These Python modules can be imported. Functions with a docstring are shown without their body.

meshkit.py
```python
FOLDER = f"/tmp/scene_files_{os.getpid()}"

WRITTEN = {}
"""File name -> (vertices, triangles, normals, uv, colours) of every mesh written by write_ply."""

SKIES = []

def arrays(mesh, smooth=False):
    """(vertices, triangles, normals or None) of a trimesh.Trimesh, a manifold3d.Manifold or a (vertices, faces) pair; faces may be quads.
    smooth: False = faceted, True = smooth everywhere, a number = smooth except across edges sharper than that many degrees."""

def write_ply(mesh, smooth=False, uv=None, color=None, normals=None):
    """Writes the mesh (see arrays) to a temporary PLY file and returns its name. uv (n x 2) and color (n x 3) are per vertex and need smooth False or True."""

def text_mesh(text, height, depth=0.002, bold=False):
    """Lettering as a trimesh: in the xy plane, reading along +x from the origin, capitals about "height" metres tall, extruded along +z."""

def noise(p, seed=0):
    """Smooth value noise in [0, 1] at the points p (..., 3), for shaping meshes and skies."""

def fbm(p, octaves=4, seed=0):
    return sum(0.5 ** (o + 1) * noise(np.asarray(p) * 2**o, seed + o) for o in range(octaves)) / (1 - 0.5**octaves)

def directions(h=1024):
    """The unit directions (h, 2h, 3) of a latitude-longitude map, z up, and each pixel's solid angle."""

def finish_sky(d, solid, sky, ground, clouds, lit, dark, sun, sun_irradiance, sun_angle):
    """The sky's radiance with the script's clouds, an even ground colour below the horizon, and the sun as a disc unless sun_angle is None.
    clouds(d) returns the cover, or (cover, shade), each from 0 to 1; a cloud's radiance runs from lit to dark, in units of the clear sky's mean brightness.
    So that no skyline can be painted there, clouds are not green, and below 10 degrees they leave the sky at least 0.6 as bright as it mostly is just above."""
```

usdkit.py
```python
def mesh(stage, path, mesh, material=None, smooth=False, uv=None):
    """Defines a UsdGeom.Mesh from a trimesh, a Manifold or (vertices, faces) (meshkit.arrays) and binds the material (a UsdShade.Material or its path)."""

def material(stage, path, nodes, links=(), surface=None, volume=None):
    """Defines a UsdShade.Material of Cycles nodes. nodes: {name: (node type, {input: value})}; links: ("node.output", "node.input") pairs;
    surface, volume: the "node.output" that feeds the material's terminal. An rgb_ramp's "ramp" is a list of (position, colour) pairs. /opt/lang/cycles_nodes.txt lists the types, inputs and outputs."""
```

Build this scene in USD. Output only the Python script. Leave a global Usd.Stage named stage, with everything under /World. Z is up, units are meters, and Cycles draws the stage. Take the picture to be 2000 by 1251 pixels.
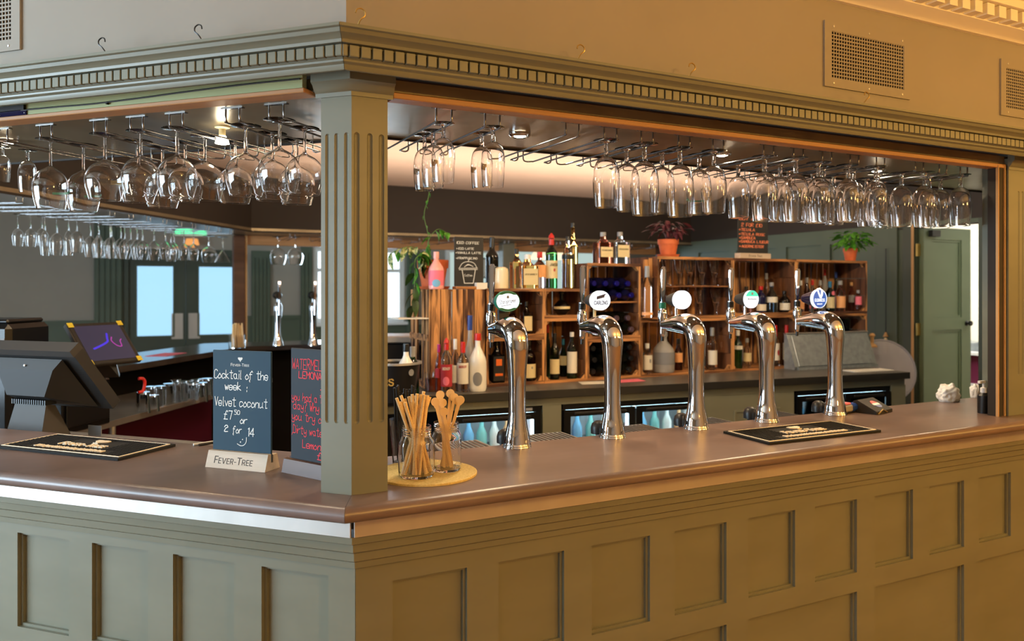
import math, random
import numpy as np, trimesh, shapely, usdkit, meshkit
from shapely.geometry import Polygon, LineString, box as sbox
from shapely.ops import unary_union
import manifold3d as m3
from pxr import Usd, UsdGeom, UsdLux, Gf, Sdf, Vt

stage = Usd.Stage.CreateInMemory()
UsdGeom.SetStageUpAxis(stage, 'Z'); UsdGeom.SetStageMetersPerUnit(stage, 1.0)
UsdGeom.Xform.Define(stage, '/World'); UsdGeom.Scope.Define(stage, '/World/Looks')
rng = random.Random(7)

# ------------------------------------------------------------------ camera
cam = UsdGeom.Camera.Define(stage, '/World/camera')
FX, FY = 0.44307, 0.89649                      # viewing direction in plan
EYE = (-0.4693, -1.825, 1.6)
cam.AddTransformOp().Set(Gf.Matrix4d(FY, -FX, 0, 0,  0, 0, 1, 0,  -FX, -FY, 0, 0,  EYE[0], EYE[1], EYE[2], 1))
cam.CreateHorizontalApertureAttr(36.0); cam.CreateFocalLengthAttr(26.82)
cam.CreateVerticalApertureOffsetAttr(-1.125)
cam.CreateFStopAttr(3.2); cam.CreateFocusDistanceAttr(2.25)
cam.CreateClippingRangeAttr((0.05, 100.0))
cam.CreateExposureAttr(0.25)

# ------------------------------------------------------------------ light
def lamp(name, cls, pos, col, power, size, aim=None):
    l = cls.Define(stage, '/World/' + name)
    l.CreateIntensityAttr(power); l.CreateColorAttr(Gf.Vec3f(*col))
    if cls is UsdLux.RectLight:
        l.CreateWidthAttr(size[0]); l.CreateHeightAttr(size[1])
    else:
        l.CreateRadiusAttr(size)
    if cls is UsdLux.SphereLight:
        l.AddTranslateOp().Set(Gf.Vec3d(*pos))
    else:
        d = Gf.Vec3d(*(aim or (0, 0, -1))).GetNormalized(); z = -d
        up = Gf.Vec3d(0, 0, 1) if abs(z[2]) < .9 else Gf.Vec3d(0, 1, 0)
        x = Gf.Cross(up, z).GetNormalized(); y = Gf.Cross(z, x)
        l.AddTransformOp().Set(Gf.Matrix4d(x[0], x[1], x[2], 0, y[0], y[1], y[2], 0, z[0], z[1], z[2], 0, pos[0], pos[1], pos[2], 1))
    return l
WARM = (1.0, .53, .12); SOFT = (1.0, .76, .47); DAY = (.64, .84, 1.0)
# warm pendant globes in the customer side of the room, in front of the right run
for i, p in enumerate([(1.0, -3.0, 2.25), (3.3, -2.7, 2.25), (5.6, -2.5, 2.25)]):
    lamp('pendant_light' + (f'_{i:03d}' if i else ''), UsdLux.SphereLight, p, WARM, 165, .12)
# daylight through the windows of the left wall
lamp('window_daylight', UsdLux.RectLight, (-5.4, 1.0, 1.55), DAY, 17.0, (3.6, 1.7), (1, -.1, -.05))
# daylight from the windows of the far wall
lamp('window_daylight_001', UsdLux.RectLight, (2.47, 9.1, 1.67), DAY, 12.0, (1.2, 1.1), (0, -1, -.1))
lamp('window_daylight_002', UsdLux.RectLight, (-4.6, 8.6, 1.6), DAY, 3.5, (2.0, 1.5), (.45, -1, -.1))
# lamps in the bar's own ceiling, and small spots in the canopy soffit
for i, p in enumerate([(1.0, .85, 2.27), (2.5, .85, 2.27), (4.0, .85, 2.27), (-.55, 1.75, 2.27)]):
    lamp('ceiling_lamp_light' + (f'_{i:03d}' if i else ''), UsdLux.SphereLight, p, SOFT, (210, 210, 110, 70)[i], .06)
# added light without a fitting, unseen behind the crates, brightens the bar's ceiling
lamp('uplight', UsdLux.RectLight, (2.4, 3.30, 1.62), (1, .76, .58), 18.0, (3.8, .22), (0, .05, 1))
SPOTS = [(0.6161, 0.3166), (1.4259, 0.3033), (2.2452, 0.3079), (-0.2326, 0.6334), (-.85, 1.17)]
for i, p in enumerate(SPOTS):
    lamp('spot_light' + (f'_{i:03d}' if i else ''), UsdLux.DiskLight, (p[0], p[1], 2.035 if i == 3 else 2.066), (1, .83, .58), 700, .017)
# kitchen light behind the door
lamp('kitchen_light', UsdLux.RectLight, (6.9, 2.6, 2.2), (1, .98, .90), 16, (1.0, 1.0), (1, .15, -.25))
lamp('kitchen_light_001', UsdLux.RectLight, (6.3, 1.2, 2.55), (1, .98, .88), 5, (1.0, 1.0))
dome = UsdLux.DomeLight.Define(stage, '/World/sky_light'); dome.CreateIntensityAttr(.25); dome.CreateColorAttr(Gf.Vec3f(.8, .9, 1))

# ------------------------------------------------------------------ materials
def S(r, g, b):
    f = lambda c: c / 12.92 if c <= .04045 else ((c + .055) / 1.055) ** 2.4
    return (f(r / 255), f(g / 255), f(b / 255))
MATS = {}
def mat(name, nodes, links, surface='p.BSDF'):
    MATS[name] = usdkit.material(stage, '/World/Looks/' + name, nodes, links, surface=surface)
def P(name, col, rough=.5, metal=0.0, **kw):
    mat(name, {'p': ('principled_bsdf', dict(base_color=col, roughness=rough, metallic=metal, **kw))}, [])
def PN(name, c1, c2, scale=(8, 8, 8), rough=.5, metal=0.0, bump=0.0, detail=4, lo=.3, hi=.7, rnd=False, dist=0.0, **kw):
    """two tones mixed by stretched noise in the thing's own space, with fine relief"""
    n = {'t': ('texture_coordinate', {}), 'm': ('mapping', {'scale': scale}), 'n': ('noise_texture', {'scale': 1.0, 'detail': detail, 'distortion': dist}),
         'r': ('rgb_ramp', {'ramp': [(lo, c1), (hi, c2)]}), 'p': ('principled_bsdf', dict(roughness=rough, metallic=metal, **kw))}
    l = [('t.object', 'm.vector'), ('m.vector', 'n.vector'), ('n.fac', 'r.fac'), ('r.color', 'p.base_color')]
    if rnd:
        n['o'] = ('object_info', {}); n['k'] = ('math', {'math_type': 'multiply', 'value2': 37.0}); n['c'] = ('combine_xyz', {})
        l += [('o.random', 'k.value1'), ('k.value', 'c.x'), ('k.value', 'c.z'), ('c.vector', 'm.location')]
    if bump:
        n['b'] = ('bump', {'strength': bump, 'distance': .002}); l += [('n.fac', 'b.height'), ('b.normal', 'p.normal')]
    mat(name, n, l)
def E(name, col, strength, base=(0, 0, 0)):
    mat(name, {'p': ('principled_bsdf', dict(base_color=base, roughness=.3, emission_color=col, emission_strength=strength))}, [])
def G(name, col=(1, 1, 1), rough=0.0, ior=1.48):
    mat(name, {'p': ('principled_bsdf', dict(base_color=col, roughness=rough, ior=ior, transmission_weight=1.0))}, [])

PN('sage_paint', S(112, 113, 96), S(120, 121, 104), (3, 3, 9), .42, bump=.05)
PN('cream_wall', S(152, 145, 134), S(158, 151, 140), (2, 2, 2), .8)
PN('plaster_white', S(240, 232, 214), S(245, 237, 220), (3, 3, 3), .8)
PN('countertop_laminate', S(98, 82, 77), S(122, 103, 97), (3.5, 7, 3), .33, detail=6)
PN('brushed_steel', S(186, 183, 178), S(202, 199, 194), (6, 6, 1.5), .5, 1.0, bump=.02)
P('chrome', S(225, 225, 228), .06, 1.0)
P('steel_wire', S(150, 150, 152), .22, 1.0)
PN('soffit_laminate', S(138, 124, 98), S(162, 148, 120), (5, 5, 5), .30, .5)
PN('orange_wood', S(168, 120, 74), S(190, 142, 94), (2, 22, 22), .45, bump=.06)
PN('dark_wood', S(70, 40, 24), S(92, 56, 34), (3, 20, 20), .5)
PN('dark_beam', S(40, 32, 24), S(46, 37, 28), (2, 2, 2), .7)
PN('pale_green_board', S(168, 172, 118), S(178, 182, 128), (2, 9, 9), .6)
PN('bar_ceiling', S(206, 184, 166), S(212, 190, 172), (2, 2, 2), .85)
PN('green_panel', S(76, 88, 72), S(82, 94, 78), (3, 3, 3), .5)
PN('door_green', S(98, 114, 88), S(104, 120, 94), (3, 3, 6), .45)
PN('dark_green', S(62, 70, 58), S(68, 76, 64), (3, 3, 3), .5)
PN('floor_boards', S(140, 108, 78), S(164, 130, 98), (12, 1.2, 1), .45)
P('white_card', S(232, 230, 222), .7)
P('black_plastic', S(20, 20, 22), .38)
P('black_rubber', S(12, 11, 10), .85)
P('charcoal_plastic', S(36, 34, 33), .6)
P('mid_plastic', S(58, 54, 51), .6)
P('fridge_black', S(14, 14, 16), .3)
PN('slate_top', S(78, 76, 72), S(104, 102, 97), (5, 5, 3), .35, detail=6)
P('slate_edge', S(36, 35, 33), .45)
PN('burnt_wood_v', S(62, 30, 12), S(206, 148, 90), (30, 30, 2.4), .62, bump=.15, lo=.40, hi=.57, rnd=True, dist=.8)
PN('burnt_wood_h', S(78, 40, 18), S(194, 136, 82), (2.2, 28, 28), .62, bump=.15, lo=.38, hi=.60, rnd=True, dist=.8)
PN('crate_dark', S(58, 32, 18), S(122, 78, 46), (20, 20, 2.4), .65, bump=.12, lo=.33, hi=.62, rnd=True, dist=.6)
PN('pale_wood', S(188, 170, 148), S(214, 198, 178), (2, 30, 30), .6, bump=.1)
PN('tan_wood', S(150, 100, 50), S(176, 122, 66), (3, 24, 24), .55, bump=.1)
PN('cork', S(196, 172, 104), S(222, 200, 134), (160, 160, 160), .85, bump=.3)
P('chalkboard_blue', S(34, 64, 82), .75)
P('chalkboard_dark', S(18, 28, 38), .7)
P('chalkboard_black', S(30, 30, 30), .6)
P('chalk_white', S(226, 228, 226), .9); P('chalk_red', S(222, 70, 78), .9); P('chalk_orange', S(245, 140, 100), .9)
P('print_brown', S(70, 58, 50), .7); P('mat_cream', S(240, 226, 202), .7)
G('clear_glass'); G('green_glass', S(64, 138, 70)); G('dark_green_glass', S(24, 70, 34)); G('amber_glass', S(244, 186, 104)); P('frosted_glass', S(196, 196, 194), .3, transmission_weight=.45, ior=1.3)
G('red_glass', S(232, 128, 92)); G('blue_glass', S(120, 160, 190)); G('pink_glass', S(240, 190, 180)); G('brown_glass', S(96, 48, 20))
P('green_print', S(30, 150, 100), .5); P('gold_print', S(190, 150, 70), .4)
P('black_glass', S(10, 9, 10), .12); P('navy_glass', S(20, 20, 60), .12); P('wine_bottle', S(14, 16, 12), .12)
P('foil_blue', S(40, 34, 150), .25, .6); P('foil_plum', S(104, 84, 96), .3, .5); P('foil_black', S(24, 24, 26), .3)
P('cap_red', S(196, 34, 30), .35); P('cap_white', S(230, 230, 228), .4); P('cap_blue', S(26, 60, 140), .35); P('cap_magenta', S(170, 20, 110), .35)
P('cap_black', S(18, 18, 18), .35); P('cap_grey', S(150, 150, 150), .3); P('cap_orange', S(232, 70, 40), .4); P('cap_cork', S(190, 150, 100), .7); P('cap_teal', S(30, 110, 150), .35)
P('label_white', S(226, 222, 210), .6); P('label_cream', S(222, 206, 160), .6); P('label_red', S(176, 40, 50), .6); P('label_orange', S(232, 110, 34), .6)
P('label_pink', S(240, 120, 140), .6); P('label_peach', S(240, 176, 120), .6); P('label_grey', S(130, 132, 136), .6); P('label_black', S(28, 26, 26), .6); P('label_blue', S(120, 180, 214), .6)
P('label_teal', S(130, 190, 178), .6)
P('opaque_pink', S(244, 170, 160), .3); P('opaque_white', S(232, 230, 222), .25); P('opaque_cream', S(240, 228, 190), .3)
PN('terracotta', S(196, 92, 46), S(214, 112, 62), (20, 20, 20), .75)
P('soil', S(50, 36, 26), .9)
def leafmat(name, c1, c2, sc=40):
    mat(name, {'t': ('texture_coordinate', {}), 'n': ('noise_texture', {'scale': sc, 'detail': 2}), 'r': ('rgb_ramp', {'ramp': [(.4, c1), (.62, c2)]}), 'p': ('principled_bsdf', {'roughness': .45}), 't2': ('translucent_bsdf', {}), 'x': ('mix_closure', {'fac': .3})},
        [('t.object', 'n.vector'), ('n.fac', 'r.fac'), ('r.color', 'p.base_color'), ('r.color', 't2.color'), ('p.BSDF', 'x.closure1'), ('t2.BSDF', 'x.closure2')], 'x.closure')
leafmat('leaf_green', S(66, 134, 38), S(112, 186, 60)); leafmat('leaf_variegated', S(70, 120, 44), S(226, 228, 170), 55); leafmat('leaf_dark', S(36, 66, 28), S(56, 96, 40)); leafmat('leaf_purple', S(74, 24, 40), S(112, 54, 64))
P('stem_green', S(86, 120, 56), .6); P('paper_straw', S(240, 208, 152), .7); P('straw_stripe', S(204, 128, 78), .7); P('birch', S(240, 204, 144), .6); P('cap_brass', S(190, 160, 90), .3, .8)
E('lens_white', (.93, .95, 1.0), 1.15); E('lens_blue', (.03, .08, .26), 1.6); P('lens_green', S(10, 110, 84), .4); P('lens_ink', S(44, 52, 96), .5); E('lens_green_lit', (.05, .55, .33), 1.4); P('lens_grey_ink', S(120, 126, 130), .5); E('lens_cream_lit', (1.0, .88, .7), 2.0); P('lens_red', S(200, 40, 50), .5)
E('bulb', (1, .86, .62), 30.0); E('exit_green', (.05, 1, .32), 1.6); E('fridge_led', (.55, .85, 1.0), 16.0); E('pale_glow_pane', (.66, .84, .78), .62); PN('far_laminate', S(64, 58, 56), S(78, 72, 70), (3, 6, 3), .16); E('frost_pane', (.36, .66, .93), 1.05); E('sky_pane', (.80, .93, 1.0), 1.7); E('warm_shade', (1, .8, .5), 1.2); E('orange_lamp', (1, .42, .12), .8)
E('screen_glow', (.03, .026, .05), 1.0); E('screen_blue', (.06, .03, .62), 1.0); E('screen_pink', (.36, .04, .3), 1.0)
P('sticky_yellow', S(220, 200, 60), .6); P('plastic_red', S(214, 40, 34), .35); P('cloth_white', S(235, 232, 226), .85); P('maroon', S(104, 24, 60), .6)
PN('steel_dark', S(150, 158, 162), S(176, 184, 188), (30, 30, 30), .32, .5)
mat('acrylic', {'a': ('transparent_bsdf', {'color': (.9, .9, .93)}), 'd': ('principled_bsdf', {'base_color': S(200, 200, 212), 'roughness': .25}), 'x': ('mix_closure', {'fac': .62})}, [('a.BSDF', 'x.closure1'), ('d.BSDF', 'x.closure2')], 'x.closure')
mat('door_pane', {'a': ('transparent_bsdf', {}), 'd': ('glossy_bsdf', {'roughness': .02}), 'f': ('fresnel', {'IOR': 1.5}), 'x': ('mix_closure', {})}, [('f.fac', 'x.fac'), ('a.BSDF', 'x.closure1'), ('d.BSDF', 'x.closure2')], 'x.closure')

# ------------------------------------------------------------------ prims
COUNT = {}
def numbered(parent, name):
    k = (parent, name); n = COUNT.get(k, 0); COUNT[k] = n + 1
    return f'{parent}/{name}' + (f'_{n:03d}' if n else '')
def keys(p, **kw):
    for k, v in kw.items():
        if v: p.SetCustomDataByKey(k, v)
def thing(name, label, cat, loc=(0, 0, 0), rz=0.0, group=None, kind=None):
    x = UsdGeom.Xform.Define(stage, numbered('/World', name))
    x.AddTranslateOp().Set(Gf.Vec3d(*map(float, loc))); x.AddRotateZOp().Set(float(rz))
    keys(x.GetPrim(), label=label, category=cat, group=group, kind=kind)
    return str(x.GetPath())
def part(parent, name, mesh, m, smooth=False, label=None, kind=None):
    path = numbered(parent, name)
    usdkit.mesh(stage, path, mesh, MATS[m], smooth=smooth)
    keys(stage.GetPrimAtPath(path), label=label, kind=kind)
    return path
def single(name, mesh, m, label, cat, loc=(0, 0, 0), rz=0.0, group=None, kind=None, smooth=False):
    path = numbered('/World', name)
    g = usdkit.mesh(stage, path, mesh, MATS[m], smooth=smooth)
    g.AddTranslateOp().Set(Gf.Vec3d(*map(float, loc))); g.AddRotateZOp().Set(float(rz))
    keys(g.GetPrim(), label=label, category=cat, group=group, kind=kind)
    return path
def struct(name, mesh, m, smooth=False):
    path = numbered('/World', name); g = usdkit.mesh(stage, path, mesh, MATS[m], smooth=smooth)
    keys(g.GetPrim(), kind='structure'); return path
def dup(path, name, label, loc, rz=0.0, scale=1.0, group=None):
    src = stage.GetPrimAtPath(path); x = UsdGeom.Xform.Define(stage, numbered('/World', name))
    x.GetPrim().GetReferences().AddInternalReference(path)
    xf = UsdGeom.Xformable(x); xf.ClearXformOpOrder()
    x.AddTranslateOp().Set(Gf.Vec3d(*map(float, loc))) if not x.GetPrim().HasAttribute('xformOp:translate') else x.GetPrim().GetAttribute('xformOp:translate').Set(Gf.Vec3d(*map(float, loc)))
    x.GetPrim().CreateAttribute('xformOp:rotateZ', Sdf.ValueTypeNames.Float).Set(float(rz))
    sc = scale if isinstance(scale, (tuple, list)) else (scale,) * 3
    x.GetPrim().CreateAttribute('xformOp:scale', Sdf.ValueTypeNames.Float3).Set(Gf.Vec3f(*map(float, sc)))
    x.GetXformOpOrderAttr().Set(['xformOp:translate', 'xformOp:rotateZ', 'xformOp:scale'])
    keys(x.GetPrim(), label=label, category=src.GetCustomDataByKey('category'), group=group)
    x.GetPrim().SetInstanceable(True)
    return str(x.GetPath())

# ------------------------------------------------------------------ shapes
T = trimesh.Trimesh
def cat(*ms):
    ms = [m for g in ms for m in (g if isinstance(g, (list, tuple)) else [g])]
    return trimesh.util.concatenate(ms) if len(ms) > 1 else ms[0]
BF = np.array([[0,2,1],[0,3,2],[4,5,6],[4,6,7],[0,1,5],[0,5,4],[1,2,6],[1,6,5],[2,3,7],[2,7,6],[3,0,4],[3,4,7]])
def bx(x0, x1, y0, y1, z0, z1):
    return T(np.array([[x0,y0,z0],[x1,y0,z0],[x1,y1,z0],[x0,y1,z0],[x0,y0,z1],[x1,y0,z1],[x1,y1,z1],[x0,y1,z1]], float), BF, process=False)
def bev(x0, x1, y0, y1, z0, z1, b=.003):
    pts = []
    for x, sx in ((x0, 1), (x1, -1)):
        for y, sy in ((y0, 1), (y1, -1)):
            for z, sz in ((z0, 1), (z1, -1)):
                pts += [(x + sx*b, y + sy*b, z), (x + sx*b, y, z + sz*b), (x, y + sy*b, z + sz*b)]
    return trimesh.convex.convex_hull(np.array(pts))
def hull(pts): return trimesh.convex.convex_hull(np.array(pts, float))
def lathe(prof, n=28, a0=0.0, a1=2*math.pi):
    full = abs(a1 - a0) > 6.28; k = n if full else n + 1
    ang = np.linspace(a0, a1, n + 1)[:k]; pr = np.array(prof, float); m = len(pr)
    v = np.stack([np.outer(pr[:, 0], np.cos(ang)), np.outer(pr[:, 0], np.sin(ang)), np.repeat(pr[:, 1:2], k, 1)], -1).reshape(-1, 3)
    f = []
    for i in range(m - 1):
        for j in range(n):
            a, b = i*k + j, i*k + (j + 1) % k; c, d = a + k, b + k
            if pr[i, 0] > 1e-7: f.append((a, b, d))
            if pr[i+1, 0] > 1e-7: f.append((a, d, c))
    t = T(v, np.array(f), process=False); t.merge_vertices(); return t
def tube(pts, r, n=8, cap=True):
    p = np.array(pts, float); m = len(p); r = np.full(m, r) if np.ndim(r) == 0 else np.array(r, float)
    tg = np.gradient(p, axis=0); tg /= np.maximum(np.linalg.norm(tg, axis=1, keepdims=True), 1e-9)
    u = np.cross(tg[0], [0, 0, 1.0]); u = np.cross(tg[0], [0, 1.0, 0]) if np.linalg.norm(u) < .1 else u
    u /= np.linalg.norm(u); rows = []
    a = np.arange(n) / n * 2 * math.pi
    for i in range(m):
        u = u - tg[i] * (u @ tg[i]); u /= np.linalg.norm(u); w = np.cross(tg[i], u)
        rows.append(p[i] + r[i] * (np.outer(np.cos(a), u) + np.outer(np.sin(a), w)))
    v = np.vstack(rows); f = []
    for i in range(m - 1):
        for j in range(n):
            q, s = i*n + j, i*n + (j+1) % n
            f += [(q, s, s + n), (q, s + n, q + n)]
    if cap:
        v = np.vstack([v, p[0], p[-1]]); c0, c1 = m*n, m*n + 1
        for j in range(n):
            f += [(c0, (j+1) % n, j), (c1, (m-1)*n + j, (m-1)*n + (j+1) % n)]
    return T(v, np.array(f), process=False)
def smoothpath(pts, k=6):
    p = np.array(pts, float)
    if len(p) < 3: return p
    q = np.vstack([2*p[0] - p[1], p, 2*p[-1] - p[-2]]); out = []
    for i in range(1, len(q) - 2):
        a, b, c, d = q[i-1], q[i], q[i+1], q[i+2]
        for t in np.linspace(0, 1, k, endpoint=False):
            out.append(.5*((2*b) + (c - a)*t + (2*a - 5*b + 4*c - d)*t*t + (3*b - a - 3*c + d)*t**3))
    out.append(p[-1]); return np.array(out)
def ext(poly, h, z=0.0):
    gs = [g for g in getattr(poly, 'geoms', [poly]) if g.area > 1e-10]
    t = cat([trimesh.creation.extrude_polygon(g, h, engine='earcut') for g in gs]); t.apply_translation([0, 0, z]); return t
def wallpoly(poly, y0, y1):
    """polygon drawn in (x, z), given thickness between y0 and y1"""
    t = ext(poly, 1.0); v = np.array(t.vertices); w = np.stack([v[:, 0], y1 + (y0 - y1)*v[:, 2], v[:, 1]], -1)
    return T(w, np.array(t.faces), process=False)
def mould(path, prof):
    """profile (outward, z) swept along a plan path with mitred corners; outward is to the right of the path"""
    p = np.array(path, float); d = np.diff(p, axis=0); d /= np.linalg.norm(d, axis=1, keepdims=True); nr = np.stack([d[:, 1], -d[:, 0]], -1); M = []
    for i in range(len(p)):
        if i == 0: M.append(nr[0])
        elif i == len(p) - 1: M.append(nr[-1])
        else:
            b = nr[i-1] + nr[i]; M.append(b / (b @ nr[i]))
    pr = np.array(prof, float); k = len(pr)
    v = np.array([[*(p[i] + M[i]*o), z] for i in range(len(p)) for o, z in pr]); f = []
    for i in range(len(p) - 1):
        for j in range(k):
            a, b = i*k + j, i*k + (j+1) % k; f += [(a, a + k, b + k), (a, b + k, b)]
    tri = trimesh.creation.triangulate_polygon(Polygon(pr), engine='earcut')
    for i0, flip in ((0, 0), ((len(p) - 1)*k, 1)):
        idx = [int(np.argmin(np.hypot(*(pr - q).T))) for q in tri[0]]
        for t in tri[1]:
            q = [i0 + idx[s] for s in t]; f.append(q[::-1] if flip else q)
    t = T(v, np.array(f), process=False); t.fix_normals(); return t
def rot(mesh, ax, deg, at=(0, 0, 0)):
    m = mesh.copy(); m.apply_transform(trimesh.transformations.rotation_matrix(math.radians(deg), ax, at)); return m
def mv(mesh, x=0, y=0, z=0): m = mesh.copy(); m.apply_translation([x, y, z]); return m
def up(mesh, x=0, y=0, z=0):
    """flat work drawn in the xy plane, stood up so that it faces -y"""
    v = np.array(mesh.vertices); return T(np.stack([v[:, 0] + x, y - v[:, 2], v[:, 1] + z], -1), np.array(mesh.faces), process=False)
def man(t): return m3.Manifold(m3.Mesh(np.array(t.vertices, np.float32), np.array(t.faces, np.uint32)))
def unman(m): q = m.to_mesh(); return T(q.vert_properties[:, :3], q.tri_verts, process=False)

# hand lettering: every glyph is a few smoothed strokes on a 5 x 9 grid (base line 2, x-height 6)
GL = {'a': '453616050413224345 464352', 'b': '09020516364533221203', 'c': '4536160504031222 43'.replace(' ', ''), 'd': '4536160503122243 494352', 'e': '043444453616050312324 3'.replace(' ', ''),
 'f': '48392817120110 063 6'.replace('063 6', '0636'), 'g': '4536160503122243 4641301001', 'h': '0902 0415264542', 'i': '1612 1819', 'k': '0902 36042 42'.replace('2 42', '') + ' 0442', 'l': '19131222', 'm': '0602 041526252 2'.replace('2 2', '2') + ' 2435464542',
 'n': '0602 0415264542', 'o': '26150403122243443526', 'p': '0600 0516364533221203', 'r': '0602 04152646', 's': '4536160514344332120 3'.replace(' ', ''), 't': '2923223242 0747', 'u': '0603122243 464352', 'v': '062246', 'w': '06122532 3246'.replace(' 32', ''),
 'x': '0642 4602', 'y': '06132344 4641301001', 'z': '06460242', 'C': '4839190704031232 43'.replace(' ', ''), 'V': '092249', 'W': '0912263249', 'A': '022942 1434', 'T': '0949 2922', 'E': '4909024 2'.replace(' ', '') + ' 0535', 'R': '0209394836 05'.replace(' ', '') + ' 1642',
 'M': '0209254942', 'L': '090242', 'O': '29180704132232434738 29'.replace(' ', ''), 'N': '02094249', 'D': '0209294743220 2'.replace(' ', ''), 'I': '2922', 'F': '490902 0535', 'P': '0209394736 05'.replace(' ', ''), 'G': '4839190703123243452 5'.replace(' ', ''), 'U': '0903123243 49'.replace(' ', ''), 'B': '0209394736 06'.replace(' ', '') + ' 3645433202', 'S': '4839190716354332120 3'.replace(' ', ''), 'Y': '0925 4925 2522'.replace(' 4925', ' 49') + '',
 'H': '0902 4942 0646', 'K': '0902 490542', 'Z': '09490242', '0': '29180703122232434738 29'.replace(' ', ''), '1': '182922', '2': '0719394726024 2'.replace(' ', ''), '3': '0839473635432202', '4': '39044 4 3932'.replace('44 4', '44').replace('4 4', '44'), '5': '490916364432120 2'.replace(' ', ''), '7': '094922', '£': '48392815120 2'.replace(' ', '') + ' 0242 0636', ':': '2425 2122', '?': '0819394736242 3'.replace(' ', '') + ' 2122', '*': '2723 0545', '%': '1819 3839', ',': '2210', '.': '2122', '-': '1535', '/': '0249'}
GL['Y'] = '092549 2522'; GL['k'] = '0902 360442'; GL['m'] = '0602 0415262522 2435464542'; GL['4'] = '390444 3932'
def hand(text, h, w, x0=0.0, y0=0.0, sp=1.25, jit=.0, seed=1, slant=0.0):
    """text in strokes of width w; h is the capitals' height; returns polygons"""
    s = h / 7.0; x = x0; r = random.Random(seed); out = []
    for ch in text:
        if ch == ' ': x += 4.2*s; continue
        for st in GL.get(ch, '').split():
            pts = [(int(st[i]), int(st[i+1]) - 2) for i in range(0, len(st) - 1, 2)]
            pts = [((a + slant*b)*s + r.uniform(-jit, jit)*s + x, b*s + r.uniform(-jit, jit)*s + y0) for a, b in pts]
            pp = smoothpath(np.array(pts), 5) if len(pts) > 2 and ch not in 'VWAMNKTELFIHZYvwxzk147' else np.array(pts)
            out.append(LineString(pp).buffer(w/2, quad_segs=2))
        wd = max((int(st[i]) for st in GL.get(ch, '00').split() for i in range(0, len(st), 2)), default=3)
        x += (wd + sp)*s
    return unary_union(out), x - x0
def handmesh(lines, depth=.0006):
    """lines: (text, x centre or left, y, h, w, align)"""
    ps = []
    for k, (t, x, y, h, w, al) in enumerate(lines):
        g, wd = hand(t, h, w, 0, 0, jit=.22, seed=k + 3)
        ps.append(shapely.affinity.translate(g, x - (wd/2 if al == 'c' else 0), y))
    return ext(unary_union(ps).simplify(.0002), depth)
import shapely.affinity
_txt = {}
def text(s, h, depth=.001, bold=False):
    if (s, bold) not in _txt:
        t = meshkit.text_mesh(s, 1.0, 1.0, bold); b = t.bounds; t.apply_translation([-(b[0][0] + b[1][0])/2, 0, 0]); _txt[(s, bold)] = t
    t = _txt[(s, bold)].copy(); v = np.array(t.vertices); return T(v * [h, h, depth], np.array(t.faces), process=False)
def smallcaps(s, h, depth=.001, gap=.12, bold=False):
    """first letters of words tall, the rest small capitals"""
    x = 0; out = []; first = True
    for ch in s:
        hh = h if first else h*.78
        if ch in '- ': first = True
        else: first = False
        if ch == ' ': x += h*.5; continue
        t = text(ch.upper(), hh, depth, bold); b = t.bounds; t.apply_translation([x - b[0][0], 0, 0]); out.append(t); x += b[1][0] - b[0][0] + h*gap
    m = cat(out); m.apply_translation([-x/2, 0, 0]); return m
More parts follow.
